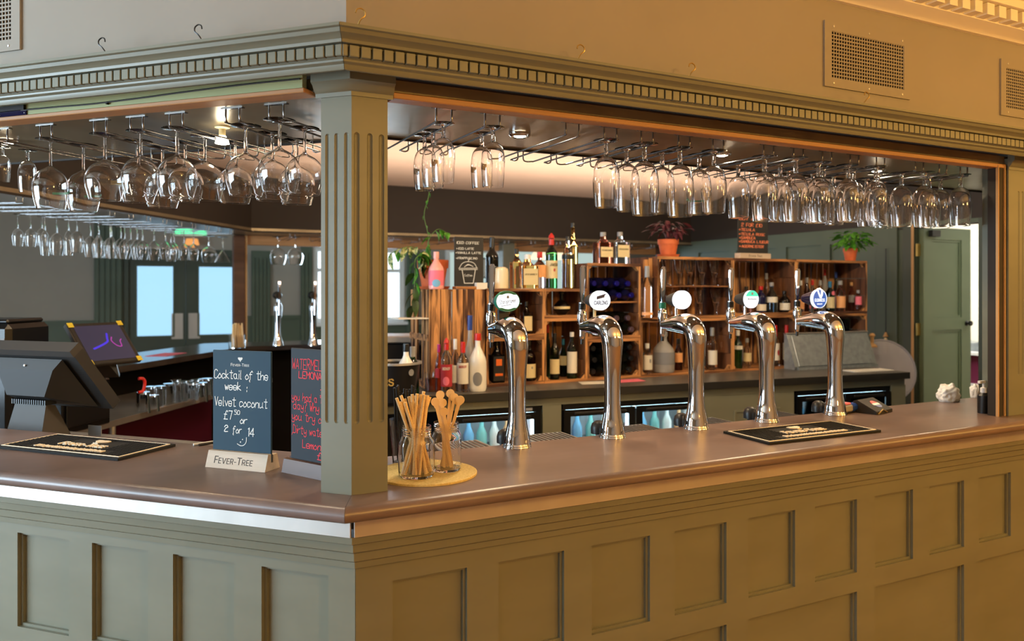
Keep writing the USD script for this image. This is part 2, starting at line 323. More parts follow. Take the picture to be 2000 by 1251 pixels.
def bend(mesh, r):
    """flat lettering in xy wrapped on an upright cylinder of radius r, facing -y"""
    v = np.array(mesh.vertices); a = v[:, 0] / r; rr = r + v[:, 2]
    return T(np.stack([rr*np.sin(a), -rr*np.cos(a), v[:, 1]], -1), np.array(mesh.faces), process=False)
S2 = math.sqrt(.5)
def Lp(s, d, z=0.0): return (-S2*s + S2*d, S2*s + S2*d, z)      # point of the left run: s along it, d into the bar
# ------------------------------------------------------------------ the plan of the bar
A0, A1 = -2.45, 5.2                                          # left end of the left run (-s), right end of the right run
FACADE = [Lp(2.45, 0)[:2], (0, 0), (A1, 0)]
INNER = [(5.2, .57), (.236, .57), (-1.454, 2.26), (.43, 5.05), (5.2, 5.05)]
OUTER = [(5.2, .012), (.005, .012), (-2.19, 2.205), (.40, 5.62), (5.2, 5.62)]
PIN, POUT = Polygon(INNER), Polygon(OUTER)

# ------------------------------------------------------------------ the room
struct('floor', bx(-6, 9, -6, 10, -.1, 0), 'floor_boards')
struct('wall_left', cat(bx(-5.7, -5.5, -6, 10, 0, .75), bx(-5.7, -5.5, -6, 10, 2.35, 3.0), bx(-5.7, -5.5, -6, -.8, .75, 2.35), bx(-5.7, -5.5, 2.8, 10, .75, 2.35)), 'cream_wall')
struct('wall_front', bx(-6, 9, -6, -5.8, 0, 3.0), 'cream_wall')
struct('wall_right', bx(8.8, 9, -6, 10, 0, 3.0), 'cream_wall')
struct('ceiling', cat(ext(Polygon([(-6, -6), (9, -6), (9, -.07), (.02, -.07), (-6, 5.95)]), .08, 2.80)), 'plaster_white')
struct('ceiling', ext(Polygon([(-6, 3.9), (-2.1, 2.3), (.36, 5.66), (9, 5.66), (9, 10), (-6, 10)]), .08, 2.9), 'plaster_white')
struct('ceiling', ext(PIN.buffer(.02, join_style=2), .05, 2.56), 'bar_ceiling')
struct('ceiling', bx(5.24, 8.8, -.05, 5.6, 2.9, 2.98), 'plaster_white')
# masonry over the bar front, in two planes that meet at the corner
def strip(d0, d1, z0, z1, x1=A1 + .2): return mould([Lp(2.6, 0)[:2], (0, 0), (x1, 0)], [(-d0, z0), (-d1, z0), (-d1, z1), (-d0, z1)])
struct('wall_above_bar', mould([Lp(2.6, 0)[:2], (0, 0), (8.8, 0)], [(.08, 2.13), (.08, 2.82), (-.02, 2.82), (-.02, 2.13)]), 'cream_wall')
# plaster crown moulding with its own dentils, under the ceiling on the right
cr = [(.08, 2.523), (.095, 2.523), (.105, 2.532), (.135, 2.540), (.15, 2.545), (.152, 2.590), (.20, 2.592), (.20, 2.62), (.24, 2.62), (.25, 2.65), (.33, 2.70), (.34, 2.81), (.08, 2.81)]
CR = thing('trim_1', 'cream plaster crown moulding with dentils between ceiling and right wall', 'moulding', kind='structure')
part(CR, 'crown_moulding', mould([Lp(2.6, 0)[:2], (0, 0), (8.7, 0)], cr), 'plaster_white', 30)
for k in range(46):
    part(CR, 'dentil', bx(1.3 + k*.067, 1.3 + k*.067 + .040, -.19, -.151, 2.548, 2.588), 'plaster_white')

# ------------------------------------------------------------------ bar front: panelling, metal band, mouldings
def bar_front(label, loc, rz, lo, hi, xs, big):
    t = thing('bar_panelling', label, 'bar panelling', loc, rz)
    face = sbox(lo, 0.0, hi, .985); holes = []
    for x0, x1, z0, z1 in xs + big: holes.append(sbox(x0, z0, x1, z1))
    fr = face.difference(unary_union(holes))
    part(t, 'panel_frame', wallpoly(fr, .062, .09), 'sage_paint', label='painted stiles and rails round the sunk panels')
    for x0, x1, z0, z1 in xs + big:
        p = part(t, 'panel', bx(x0 - .01, x1 + .01, .0825, .10, z0 - .01, z1 + .01), 'sage_paint')
        ring = sbox(x0, z0, x1, z1).difference(sbox(x0 + .008, z0 + .008, x1 - .008, z1 - .008))
        part(p, 'bead', wallpoly(ring, .073, .0835), 'sage_paint')
    return t
zt, zb = .852, .592
SM_R = [(.122 + .3003*k, .329 + .3003*k, zb, zt) for k in range(16)]
BG_R = [(.122 + .6006*k, .6293 + .6006*k - .0, .12, .524) for k in range(8)]
BFR = bar_front('sage green panelled bar front on the right of the corner, warmly lit', (0, 0, 0), 0, .0265, A1, SM_R, BG_R)
SM_L = [(-.305 - .2885*k, -.1035 - .2885*k, zb, .872) for k in range(7)]
BG_L = [(-.5935 - .577*k, -.1035 - .577*k, .12, .524) for k in range(4)]
BFL = bar_front('grey green panelled bar front on the left of the corner, in daylight', (0, 0, 0), -45, -2.4, -.0265, SM_L, BG_L)
mp = [(-.062, .900), (-.052, .902), (-.05, .918), (-.04, .924), (-.036, .945), (-.024, .952), (-.02, .972), (-.006, .978), (-.004, .997), (-.062, .997)]
mpf = mould([Lp(2.4, 0)[:2], (0, 0), (A1, 0)], mp)
part(BFR, 'metal_strip', bev(.006, A1, -.002, .004, .996, 1.0515, .0012), 'brushed_steel', label='brushed metal band under the counter edge')
part(BFL, 'metal_strip', bev(-2.42, -.002, -.002, .004, .996, 1.0515, .0012), 'brushed_steel', label='brushed metal band under the counter edge')
part(BFR, 'skirting', bx(.03, A1, .045, .063, 0, .10), 'sage_paint'); part(BFL, 'skirting', bx(-2.4, -.03, .045, .063, 0, .10), 'sage_paint')

# ------------------------------------------------------------------ counter top with a rounded nose, two boards mitred at the corner
nose = [(-.376, 1.06), (-.376, 1.1)] + [(.082 + .022*math.sin(a), 1.08 + .020*math.cos(a)) for a in np.linspace(0, math.pi, 9)] + [(.03, 1.06), (.03, 1.052), (-.02, 1.052), (-.02, 1.06)]
CT = thing('countertop', 'brown laminate bar counter with rounded front edge, mitred at the corner', 'counter')
def mitred(full, side):
    """one arm of a moulding that turns the corner, cut on the mitre"""
    q = man(full).trim_by_plane([side*.92388, -side*.38268, 0], 0.0); return unman(q)
full = mould(FACADE, nose); right_board, left_board = mitred(full, 1), mitred(full, -1)
part(CT, 'counter_board', mv(right_board, .0003), 'countertop_laminate', 40); part(CT, 'counter_board', mv(left_board, -.0003), 'countertop_laminate', 40)

part(BFR, 'moulding', mitred(mpf, 1), 'sage_paint', 25); part(BFL, 'moulding', rot(mitred(mpf, -1), [0, 0, 1], 45), 'sage_paint', 25)
# ------------------------------------------------------------------ fluted corner post and the post at the right end
def flutes(x0s, y, z0, z1, r, axis):
    out = []
    for x in x0s:
        m = m3.Manifold.cylinder(z1 - z0, r, r, 12).translate([x, y, z0]) + m3.Manifold.sphere(r, 12).translate([x, y, z0]) + m3.Manifold.sphere(r, 12).translate([x, y, z1])
        out.append(m)
    return out
pp = Polygon([(0, 0), (.09, 0), (.09, .085), (0, .12), Lp(.085, .06)[:2], Lp(.085, 0)[:2]])
m = man(ext(pp, .978, 1.1003))
for q in flutes([.0125, .045, .0745], -.002, 1.278, 1.972, .0075, 0): m = m - q
for s in (.014, .0415, .067):
    x, y, _ = Lp(s, -.002)
    for q in flutes([x], y, 1.278, 1.972, .0068, 0): m = m - q
CP = thing('corner_post', 'fluted green post standing on the counter at the corner of the bar', 'post')
part(CP, 'shaft', unman(m), 'sage_paint', 35)
capp = [(0, 2.066), (.004, 2.066), (.005, 2.076), (.012, 2.082), (.018, 2.094), (.026, 2.10), (.026, 2.125), (0, 2.125)]
part(CP, 'capital', mould([Lp(.098, 0)[:2], (0, 0), (.103, 0)], capp), 'sage_paint', 30)
m = man(bx(2.605, 2.93, -.004, .10, 1.1003, 2.11))
for q in flutes([2.67 + k*.0265 for k in range(6)], -.007, 1.262, 1.98, .007, 0): m = m - q
EP = thing('end_post', 'fluted olive post at the right end of the bar opening', 'post')
part(EP, 'shaft', unman(m), 'sage_paint', 35)
part(EP, 'capital', mould([(2.6, 0), (2.95, 0)], [(a + .004, b) for a, b in capp]), 'sage_paint', 30)
SG = thing('shutter_guide', 'brown upright shutter channel against the right end post', 'guide rail')
part(SG, 'channel', bx(2.5515, 2.588, .006, .045, 1.1003, 2.08), 'dark_beam')
part(SG, 'edge_strip', bx(2.546, 2.5512, .0, .010, 1.1003, 2.08), 'cap_cork'); part(SG, 'edge_strip', bx(2.5885, 2.5925, .0, .006, 1.1003, 2.08), 'cap_cork')
struct('wall_bar_end', bx(2.93, 5.24, .0, .10, 1.1, 2.13), 'sage_paint')

# ------------------------------------------------------------------ dentil cornice over the opening
cp = [(.03, 2.118), (.092, 2.1075), (.097, 2.097), (.104, 2.097), (.107, 2.102), (.109, 2.108), (.118, 2.112), (.119, 2.1165), (.123, 2.1185), (.123, 2.1475), (.141, 2.1475), (.143, 2.154), (.150, 2.160), (.160, 2.164), (.164, 2.172), (.171, 2.174), (.171, 2.181), (.02, 2.181)]
cfull = mould([Lp(2.7, 0)[:2], (0, 0), (A1 + .1, 0)], cp)
def cornice(label, rz, a, b, pitch, sgn):
    t = thing('cornice', label, 'cornice', (0, 0, 0), rz)
    part(t, 'moulding', rot(mv(mitred(cfull, sgn), sgn*.0006), [0, 0, 1], -rz), 'sage_paint', 25)
    x = a; n = 0; w = pitch*.84
    c0 = -sgn*.0545; c1 = a - sgn*(pitch - w)
    part(t, 'dentil', bev(min(c0, c1), max(c0, c1), -.1355, -.120, 2.1195, 2.1450, .0012), 'sage_paint')
    while abs(x) < b:
        part(t, 'dentil', bev(min(x, x + sgn*w), max(x, x + sgn*w), -.1355, -.120, 2.1195, 2.1450, .0012), 'sage_paint')
        x += sgn*pitch
    return t
CRN = cornice('olive dentil cornice over the right opening of the bar', 0, -.039, 3.05, .0265, 1)
CLN = cornice('grey green dentil cornice over the left opening of the bar', -45, .034, 1.75, .0254, -1)
# boards behind the cornice, over the opening
FB = thing('shutter_box', 'brown wooden shutter box along the top of the right opening', 'shutter box')
part(FB, 'board', bx(.095, 2.60, .030, .05, 2.0865, 2.13), 'dark_wood'); part(FB, 'edge_strip', bev(.105, 2.60, .002, .052, 2.072, 2.0868, .002), 'orange_wood', label='orange varnished edge of the box')
part(FB, 'bolt', tube([(.118, .031, 2.1), (.118, .022, 2.1)], .006, 8), 'black_plastic'); part(FB, 'bolt', tube([(.205, .031, 2.098), (.205, .022, 2.098)], .005, 8), 'black_plastic')
part(FB, 'paper_label', bx(.14, .175, .0285, .030, 2.090, 2.103), 'cap_cork')
FL = thing('head_board', 'pale green painted board along the top of the left opening', 'board', (0, 0, 0), -45)
part(FL, 'board', bx(-2.3, -.125, -.02, -.002, 2.0895, 2.125), 'pale_green_board'); part(FL, 'edge_strip', bev(-2.3, -.115, -.028, .030, 2.0775, 2.089, .002), 'orange_wood', label='orange wooden lower edge')
part(FL, 'cable', tube(smoothpath([(-.13, -.0225, 2.112), (-.3, -.0225, 2.112), (-.5, -.0225, 2.108), (-.62, -.0225, 2.1045), (-.8, -.0225, 2.1015), (-.9, -.0225, 2.103), (-1.05, -.0225, 2.104)]), .0022, 6), 'black_plastic')
part(FL, 'badge', bx(-1.135, -1.03, -.0235, -.0201, 2.090, 2.1035), 'navy_glass', label='small dark blue plate screwed to the board')
[part(FL, 'screw', tube([(x, -.0236, 2.0955), (x, -.025, 2.0955)], .0016, 8), 'cap_white') for x in (-1.13, -1.036)]
part(FL, 'bracket', bx(-1.14, -1.035, -.027, -.0201, 2.1045, 2.118), 'charcoal_plastic')
part(FL, 'nail', tube([(-.735, -.0201, 2.098), (-.735, -.028, 2.098)], .0025, 8), 'black_plastic')

# canopy: soffit, and the dark beam round the bar's inner ceiling
struct('canopy_soffit', ext(POUT.difference(PIN), .03, 2.09), 'soffit_laminate')
struct('canopy_beam', cat(ext(PIN.buffer(.05, join_style=2).difference(PIN.buffer(.001, join_style=2)), .45, 2.11)), 'dark_beam')
struct('trim_2', ext(PIN.difference(PIN.buffer(-.012, join_style=2)), .012, 2.084), 'dark_beam')

# ------------------------------------------------------------------ ventilation grilles and cup hooks on the wall above
def grille(label, loc, rz, x0, x1, z0, z1, nx, nz):
    t = thing('vent_grille', label, 'vent', loc, rz); y = -.0805
    mx_, mz_ = .032, .030
    gx0, gx1, gz0, gz1 = x0 + mx_, x1 - mx_, z0 + mz_, z1 - mz_
    part(t, 'frame', wallpoly(sbox(x0, z0, x1, z1).difference(sbox(gx0, gz0, gx1, gz1)), y - .006, y), 'cream_wall')
    bars = [bx(gx0 + (gx1 - gx0)*k/nx - .0019, gx0 + (gx1 - gx0)*k/nx + .0019, y - .004, y - .001, gz0, gz1) for k in range(nx + 1)]
    bars += [bx(gx0, gx1, y - .0045, y - .0015, gz0 + (gz1 - gz0)*k/nz - .002, gz0 + (gz1 - gz0)*k/nz + .002) for k in range(nz + 1)]
    part(t, 'mesh_screen', cat(*bars), 'cream_wall'); part(t, 'duct', bx(gx0 - .005, gx1 + .005, y - .0004, y + .0003, gz0 - .005, gz1 + .005), 'cap_black')  # flat black sheet stands in for the shade inside the vent holes
    for fx in (.1, .5, .9):
        for zz in (z0 + .014, z1 - .014):
            part(t, 'screw', rot(lathe([(0, 0), (.004, 0), (.0035, .0012), (0, .002)], 10), [1, 0, 0], 90).apply_translation([x0 + (x1 - x0)*fx, y - .006, zz]), 'brushed_steel', 30)
grille('perforated vent grille fully in view on the warm wall above the right opening', (0, 0, 0), 0, 1.502, 1.912, 2.246, 2.456, 29, 13)
grille('perforated vent grille cut off by the right edge of the photo', (0, 0, 0), 0, 2.421, 2.83, 2.246, 2.456, 29, 13)
grille('perforated vent grille in the upper left corner on the grey wall', (0, 0, 0), -45, -1.385, -.975, 2.25, 2.46, 29, 13)
hk = tube(smoothpath([(0, .0, 0), (0, -.004, .012), (.004, -.010, .022), (.0125, -.012, .030), (.012, -.012, .040), (.004, -.010, .046), (-.006, -.012, .042), (-.009, -.013, .034)], 4), .0016, 6)
def hook(label, p, rz, flip=1):
    g = hk.copy(); g.apply_scale([flip, 1, 1])
    if flip < 0: g.invert()
    single('cup_hook', g, 'black_plastic' if rz else 'cap_brass', label, 'hook', p, rz, smooth=40)
hook('brass cup hook above the right cornice nearest the corner, at the wall edge', (-.02, -.135, 2.18), 0)
hook('brass cup hook above the right cornice, second from the corner', (0.5546, -.135, 2.18), 0)
hook('brass cup hook above the right cornice, third from the corner', (0.9152, -.135, 2.18), 0)
hook('brass cup hook under the large vent grille on the right', (1.6178, -.135, 2.18), 0)
hook('dark cup hook above the left cornice, farther from the corner', Lp(0.619, -.135, 2.18), -45, -1)
hook('dark cup hook above the left cornice, nearer the corner', Lp(0.3239, -.135, 2.18), -45, -1)
# ------------------------------------------------------------------ hanging glass racks
def make_hanger(name, label, loc, rz, length=.47, group=None):
    t = thing(name, label, 'glass rack', loc, rz, group)
    part(t, 'plate', bx(-.035, .035, -.006, .006, -.0022, -.0002), 'steel_wire')
    for s in (-1, 1):
        w = smoothpath([(s*.0225, 0, -.001), (s*.0225, 0, -.024), (s*.0225, .004, -.035), (s*.0225, .016, -.0385), (s*.0225, length*.5, -.0385), (s*.0225, length - .03, -.0385), (s*.027, length - .012, -.0385), (s*.046, length, -.038), (s*.056, length, -.030), (s*.056, length, -.001)], 4)
        part(t, 'wire', tube(w, .0028, 6), 'steel_wire', 60)
    return t
ORD = ['first', 'second', 'third', 'fourth', 'fifth', 'sixth', 'seventh', 'eighth', 'ninth', 'tenth', 'eleventh', 'twelfth', 'thirteenth', 'fourteenth', 'fifteenth', 'sixteenth', 'seventeenth', 'eighteenth', 'nineteenth', 'twentieth', 'twenty-first', 'twenty-second', 'twenty-third', 'twenty-fourth', 'twenty-fifth', 'twenty-sixth', 'twenty-seventh', 'twenty-eighth']
RX = [.285, .430, .690, .824, .960, 1.105, 1.245, 1.466, 1.605, 1.745, 1.885, 2.025, 2.245, 2.385, 2.515]
hang0 = None
for k, x in enumerate(RX):
    lb = f'steel wire glass rail under the right canopy, {ORD[k]} along from the corner post'
    if hang0 is None: hang0 = make_hanger('glass_rail', lb, (x, .118, 2.09), 0, group=None)
    else: dup(hang0, 'glass_rail', lb, (x, .118, 2.09), 0)
for k, s in enumerate([.285, .425, .615, .755, .890, 1.10, 1.28]):
    dup(hang0, 'glass_rail', f'steel wire glass rail under the left canopy, {ORD[k]} along from the corner post', Lp(s, .098, 2.09), -45)
CD = np.array([.5525, .8335]); CO = np.array([-.8335, .5525])
for k in range(13):
    p = np.array([-1.0, 2.93]) + CD*(.19*k) + CO*.02
    dup(hang0, 'glass_rail', f'steel wire glass rail under the far left canopy, {ORD[k]} from the left', (p[0], p[1], 2.09), 56.5, 1.0, 'glass rails under the far left canopy')
for k in range(14):
    dup(hang0, 'glass_rail', f'steel wire glass rail under the far canopy behind the crates, {ORD[k]} from the left', (.78 + .30*k, 5.07, 2.09), 0, 1.0, 'glass rails under the far canopy')

# ------------------------------------------------------------------ stemmed glasses, hanging by the foot
def shell(pts, t=.0013):
    o = smoothpath(np.array(pts), 4); n = len(o); d = np.gradient(o, axis=0); nr = np.stack([-d[:, 1], d[:, 0]], -1); nr /= np.linalg.norm(nr, axis=1, keepdims=True)
    i = o + nr*t; i = i[i[:, 0] > .001]
    return [(0, o[0][1])] + [tuple(q) for q in o] + [tuple(q) for q in i[::-1]] + [(0, max(i[0][1], o[0][1] + .002))]
KIND = {
 'gin':   dict(h=.190, foot=.041, st=.0045, sh=.070, bowl=[(.005, .0703), (.013, .077), (.031, .087), (.046, .104), (.0535, .126), (.0525, .149), (.047, .171), (.0415, .190)]),
 'tulip': dict(h=.205, foot=.041, st=.0040, sh=.078, bowl=[(.005, .0783), (.015, .085), (.033, .098), (.046, .121), (.0485, .146), (.045, .175), (.038, .205)]),
 'beer':  dict(h=.200, foot=.0385, st=.0070, sh=.048, bowl=[(.007, .0483), (.016, .052), (.029, .064), (.037, .086), (.040, .114), (.0392, .145), (.0370, .175), (.0345, .200)]),
 'wine':  dict(h=.225, foot=.034, st=.0036, sh=.098, bowl=[(.0045, .0983), (.014, .105), (.029, .122), (.036, .148), (.034, .184), (.0275, .225)]),
 'flute': dict(h=.225, foot=.030, st=.0036, sh=.085, bowl=[(.004, .0853), (.012, .095), (.021, .118), (.024, .15), (.0225, .19), (.019, .225)]),
 'martini': dict(h=.18, foot=.036, st=.004, sh=.095, bowl=[(.004, .0953), (.010, .101), (.030, .135), (.052, .180)]),
}
def make_glass(kind, name, label, loc, group=None, hang=True, mt='clear_glass', prints=None, rz=0):
    k = KIND[kind]; t = thing(name, label, 'glass', loc, rz, group); fl = 1
    g = lathe(shell(k['bowl']), 28)
    f = lathe([(0, 0), (k['foot'] - .001, 0), (k['foot'], .0008), (k['foot'] - .001, .0018), (k['foot']*.45, .0034), (k['st']*1.6, .0055), (k['st']*1.1, .0088), (0, .0088)], 28)
    s = lathe([(0, .009), (k['st']*1.08, .009), (k['st'], .016), (k['st'], k['sh']*.6), (k['st']*1.02, k['sh']*.85), (k['st']*1.15, k['sh']), (0, k['sh'])], 12)
    for nm, m_ in (('bowl', g), ('stem', s), ('foot', f)):
        if hang: m_ = rot(m_, [1, 0, 0], 180)
        m_.fix_normals(); part(t, nm, m_, mt, 50)
    if prints:
        col, z0, z1, a0, a1 = prints; ro = np.interp([z0, z1], [q[1] for q in k['bowl']], [q[0] for q in k['bowl']]) + .0006
        m_ = lathe([(ro[0], z0), (ro[0] + .0003, z0), (ro[1] + .0003, z1), (ro[1], z1)], 10, math.radians(a0), math.radians(a1))
        if hang: m_ = rot(m_, [1, 0, 0], 180)
        part(t, 'print', m_, col, 40)
    return t
ZF = 2.0562
def relax(L, inward, k=60):
    """glasses that touch on their rails are slid a little apart; L holds [x, y, radius]"""
    q = np.array(L, float); w = np.array(inward, float); o = np.argsort(q[:, :2] @ w)
    for a in range(1, len(o)):                                # from the front inwards: the ones behind give way
        i = o[a]
        for _ in range(k):
            for b in range(a):
                d = q[i, :2] - q[o[b], :2]; n = np.hypot(*d) + 1e-9; m_ = q[i, 2] + q[o[b], 2] + .0015 - n
                if m_ > 0: q[i, :2] += (d/n*.35 + w*.65)*m_*.7
    return q
def maxr(kind, h): return max(max(p[0] for p in KIND[kind]['bowl']), KIND[kind]['foot'])*h/KIND[kind]['h']
PROTO = {}
def put_glass(kind, label, x, y, h, group=None, rz=0.0, prints=None, z=ZF, name=None):
    nm = name or {'gin': 'gin_glass', 'tulip': 'wine_glass', 'beer': 'beer_glass', 'wine': 'wine_glass', 'flute': 'champagne_flute', 'martini': 'martini_glass'}[kind]
    key = (kind, prints); sc = h / KIND[kind]['h']
    if key not in PROTO:
        PROTO[key] = make_glass(kind, nm, label, (x, y, z), group, True, 'clear_glass', prints, rz)
        stage.GetPrimAtPath(PROTO[key]).CreateAttribute('xformOp:scale', Sdf.ValueTypeNames.Float3).Set(Gf.Vec3f(sc, sc, sc))
        UsdGeom.Xformable(stage.GetPrimAtPath(PROTO[key])).GetXformOpOrderAttr().Set(['xformOp:translate', 'xformOp:rotateZ', 'xformOp:scale'])
        return PROTO[key]
    return dup(PROTO[key], nm, label, (x, y, z), rz, sc, group)
SP = ('gold_print', .118, .140, 210, 262); GP = ('green_print', .148, .153, 180, 330); GT = ('green_print', .150, .157, 230, 340)
# left canopy, listed from the corner post outwards
LG = [('gin', (-0.0504, 0.3693, 0.1907), None), ('gin', (-0.0386, 0.5601, 0.1985), None), ('gin', (-0.118, 0.308, 0.1985), None), ('gin', (-0.1186, 0.4893, 0.1991), None), ('gin', (-0.1908, 0.4236, 0.1981), None),
 ('gin', (-0.1912, 0.6898, 0.1915), None), ('gin', (-0.2895, 0.6235, 0.1939), None), ('gin', (-0.3285, 0.7577, 0.1883), None), ('gin', (-0.3612, 0.5535, 0.1975), None), ('gin', (-0.3931, 0.8854, 0.1951), None),
 ('gin', (-0.4541, 0.6389, 0.1859), None), ('gin', (-0.48, 0.7872, 0.1914), None), ('gin', (-0.5492, 0.74, 0.1951), ('gold_print', .125, .138, 245, 285)), ('tulip', (-0.635, 0.9372, 0.2113), GT), ('tulip', (-0.7008, 0.8963, 0.2133), GT),
 ('beer', (-0.7869, 1.1408, 0.1403), None), ('beer', (-0.8512, 1.1118, 0.1108), None)]
QL = relax([(x, y, maxr(k, h)) for k, (x, y, h), _ in LG], (S2, S2))
for i, (k, (x, y, h), pr_) in enumerate(LG):
    x, y = QL[i, :2]
    what = {'gin': 'balloon gin glass', 'tulip': 'green lined wine glass', 'beer': 'small stemmed glass'}[k]
    if k == 'gin' and pr_: what = 'gold printed gin glass'
    put_glass(k, f'{what} under the left canopy, {ORD[i]} counting left from the post', x, y, h, None, -40, pr_)
RG = [(0.3033, 0.2889, 0.1652), (0.3046, 0.256, 0.166), (0.2953, 0.1502, 0.1649), (0.4456, 0.2268, 0.1627), (0.4394, 0.1347, 0.1696),
 (0.8316, 0.1524, 0.2073), (0.9683, 0.2125, 0.205), (0.9749, 0.151, 0.225), (1.1154, 0.2321, 0.2051), (1.1199, 0.1576, 0.2232), (1.2583, 0.2265, 0.2045), (1.2497, 0.1447, 0.2069),
 (1.4796, 0.1508, 0.2246), (1.6259, 0.2213, 0.2151), (1.6044, 0.1294, 0.2232), (1.7499, 0.16, 0.2188), (1.862, 0.1813, 0.209), (1.8902, 0.1505, 0.2085), (1.9984, 0.1808, 0.2018), (2.0172, 0.131, 0.205),
 (2.193, 0.1978, 0.2069), (2.2416, 0.1826, 0.2123), (2.3138, 0.1469, 0.2143), (2.4405, 0.1504, 0.2095), (2.5412, 0.1315, 0.2072), (2.6542, 0.1231, 0.2059)]
R2 = [(1.50, .30), (1.64, .31), (1.78, .33), (1.92, .34), (2.06, .36), (2.25, .36), (2.38, .38)]
QR = relax([(min(x, 2.50), y, maxr('beer', h)) for x, y, h in RG] + [(x, y, .041) for x, y in R2], (0, 1))
for i, (x, y, h) in enumerate(RG):
    x, y = QR[i, :2]
    pr_ = SP if i in (0, 2, 3, 4) else (GP if i == 10 else None); what = 'gold printed small beer glass' if pr_ is SP else ('green lined beer glass' if pr_ else 'stemmed beer glass')
    put_glass('beer', f'{what} under the right canopy, {ORD[i]} from the corner post', x, y, h, None, 20*i if not pr_ else 0, pr_)
# second row of the same glasses deeper under the right end of the canopy
for i in range(len(R2)):
    x, y = QR[len(RG) + i, :2]; put_glass('beer', f'stemmed beer glass in the deeper row at the right end, {ORD[i]} from its left', x, y, .2, 'second row of beer glasses at the right end', 33*i)
# far left and far canopies: small in the picture
FG = [(k, u) for k, u in zip(['wine', 'wine', 'wine', 'flute', 'wine', 'flute', 'wine', 'wine', 'flute', 'wine', 'wine', 'flute', 'wine', 'wine', 'wine', 'flute', 'wine', 'wine', 'wine', 'wine', 'wine', 'wine', 'wine', 'wine'],
 [(-1.1166, 3.7447, 0.1958), (-1.0458, 3.7097, 0.199), (-0.9835, 3.6789, 0.1958), (-0.9247, 3.7232, 0.2658), (-0.8816, 3.7019, 0.2562), (-0.8414, 3.6821, 0.2562), (-0.791, 3.5837, 0.2337), (-0.7327, 3.9438, 0.2612), (-0.6873, 4.0061, 0.2583), (-0.653, 4.0766, 0.2797), (-0.6185, 4.0595, 0.2657), (-0.5826, 4.1319, 0.2876),
  (-0.5349, 4.1083, 0.2734), (-0.4874, 4.1777, 0.2921), (-0.455, 4.2093, 0.2653), (-0.4246, 4.3416, 0.2458), (-0.3819, 4.2706, 0.2475), (-0.3445, 4.302, 0.2681), (-0.3064, 4.3339, 0.259), (-0.2678, 4.3664, 0.2422), (-0.2223, 4.559, 0.2662), (-0.1608, 4.6418, 0.235), (-0.1113, 4.6754, 0.237), (-0.0536, 4.706, 0.2351)])]
QF = relax([(x, y, maxr(k, min(h, .25))) for k, (x, y, h) in FG], CO)
for i, (k, (x, y, h)) in enumerate(FG):
    put_glass(k, f'{"slim champagne flute" if k == "flute" else "small wine glass"} under the far left canopy, {ORD[i]} from the left of the crowded row', *QF[i, :2], min(h, .25), 'glasses under the far left canopy')
x, y, h = (0.1063, 5.2809, 0.2312); put_glass('gin', 'round wine glass hanging alone near the right end of the far left row', x, y, h)
x, y, h = (0.2275, 5.3674, 0.2222); put_glass('martini', 'cone shaped martini glass at the end of the far left row, by the dark post', x, y, h)
x, y, h = (0.6665, 5.1504, 0.2449); put_glass('gin', 'bright wine glass hanging in front of the grey wall panel, left one of two', x, y, h)
x, y, h = (0.8047, 5.0821, 0.2449); put_glass('gin', 'bright wine glass hanging in front of the grey wall panel, right one of two', x, y, h)

# ------------------------------------------------------------------ recessed spots in the soffit
for i, p in enumerate(SPOTS):
    lb = ['chrome recessed spot in the right canopy nearest the post', 'chrome recessed spot in the middle of the right canopy', 'chrome recessed spot over the brightest glass at the right', 'bare halogen lamp hanging from the left canopy', 'chrome recessed spot at the far left of the left canopy'][i]
    t = thing('spot_lamp', lb, 'spot light', (p[0], p[1], 2.09))
    if i == 3:
        part(t, 'holder', lathe([(0, 0), (.022, 0), (.022, -.004), (.010, -.008), (.010, -.028), (0, -.028)], 20), 'label_cream', 30)
        part(t, 'bulb', lathe([(0, -.0282), (.011, -.029), (.019, -.044), (.021, -.052), (.014, -.054), (0, -.054)], 20), 'bulb', 30)
    else:
        part(t, 'ring', lathe([(.020, -.001), (.034, -.001), (.034, -.008), (.028, -.014), (.021, -.012), (.020, -.001)], 28), 'chrome', 40)
        part(t, 'bulb', lathe([(0, -.002), (.0195, -.002), (.0195, -.009), (.012, -.015), (0, -.017)], 20), 'bulb', 30)

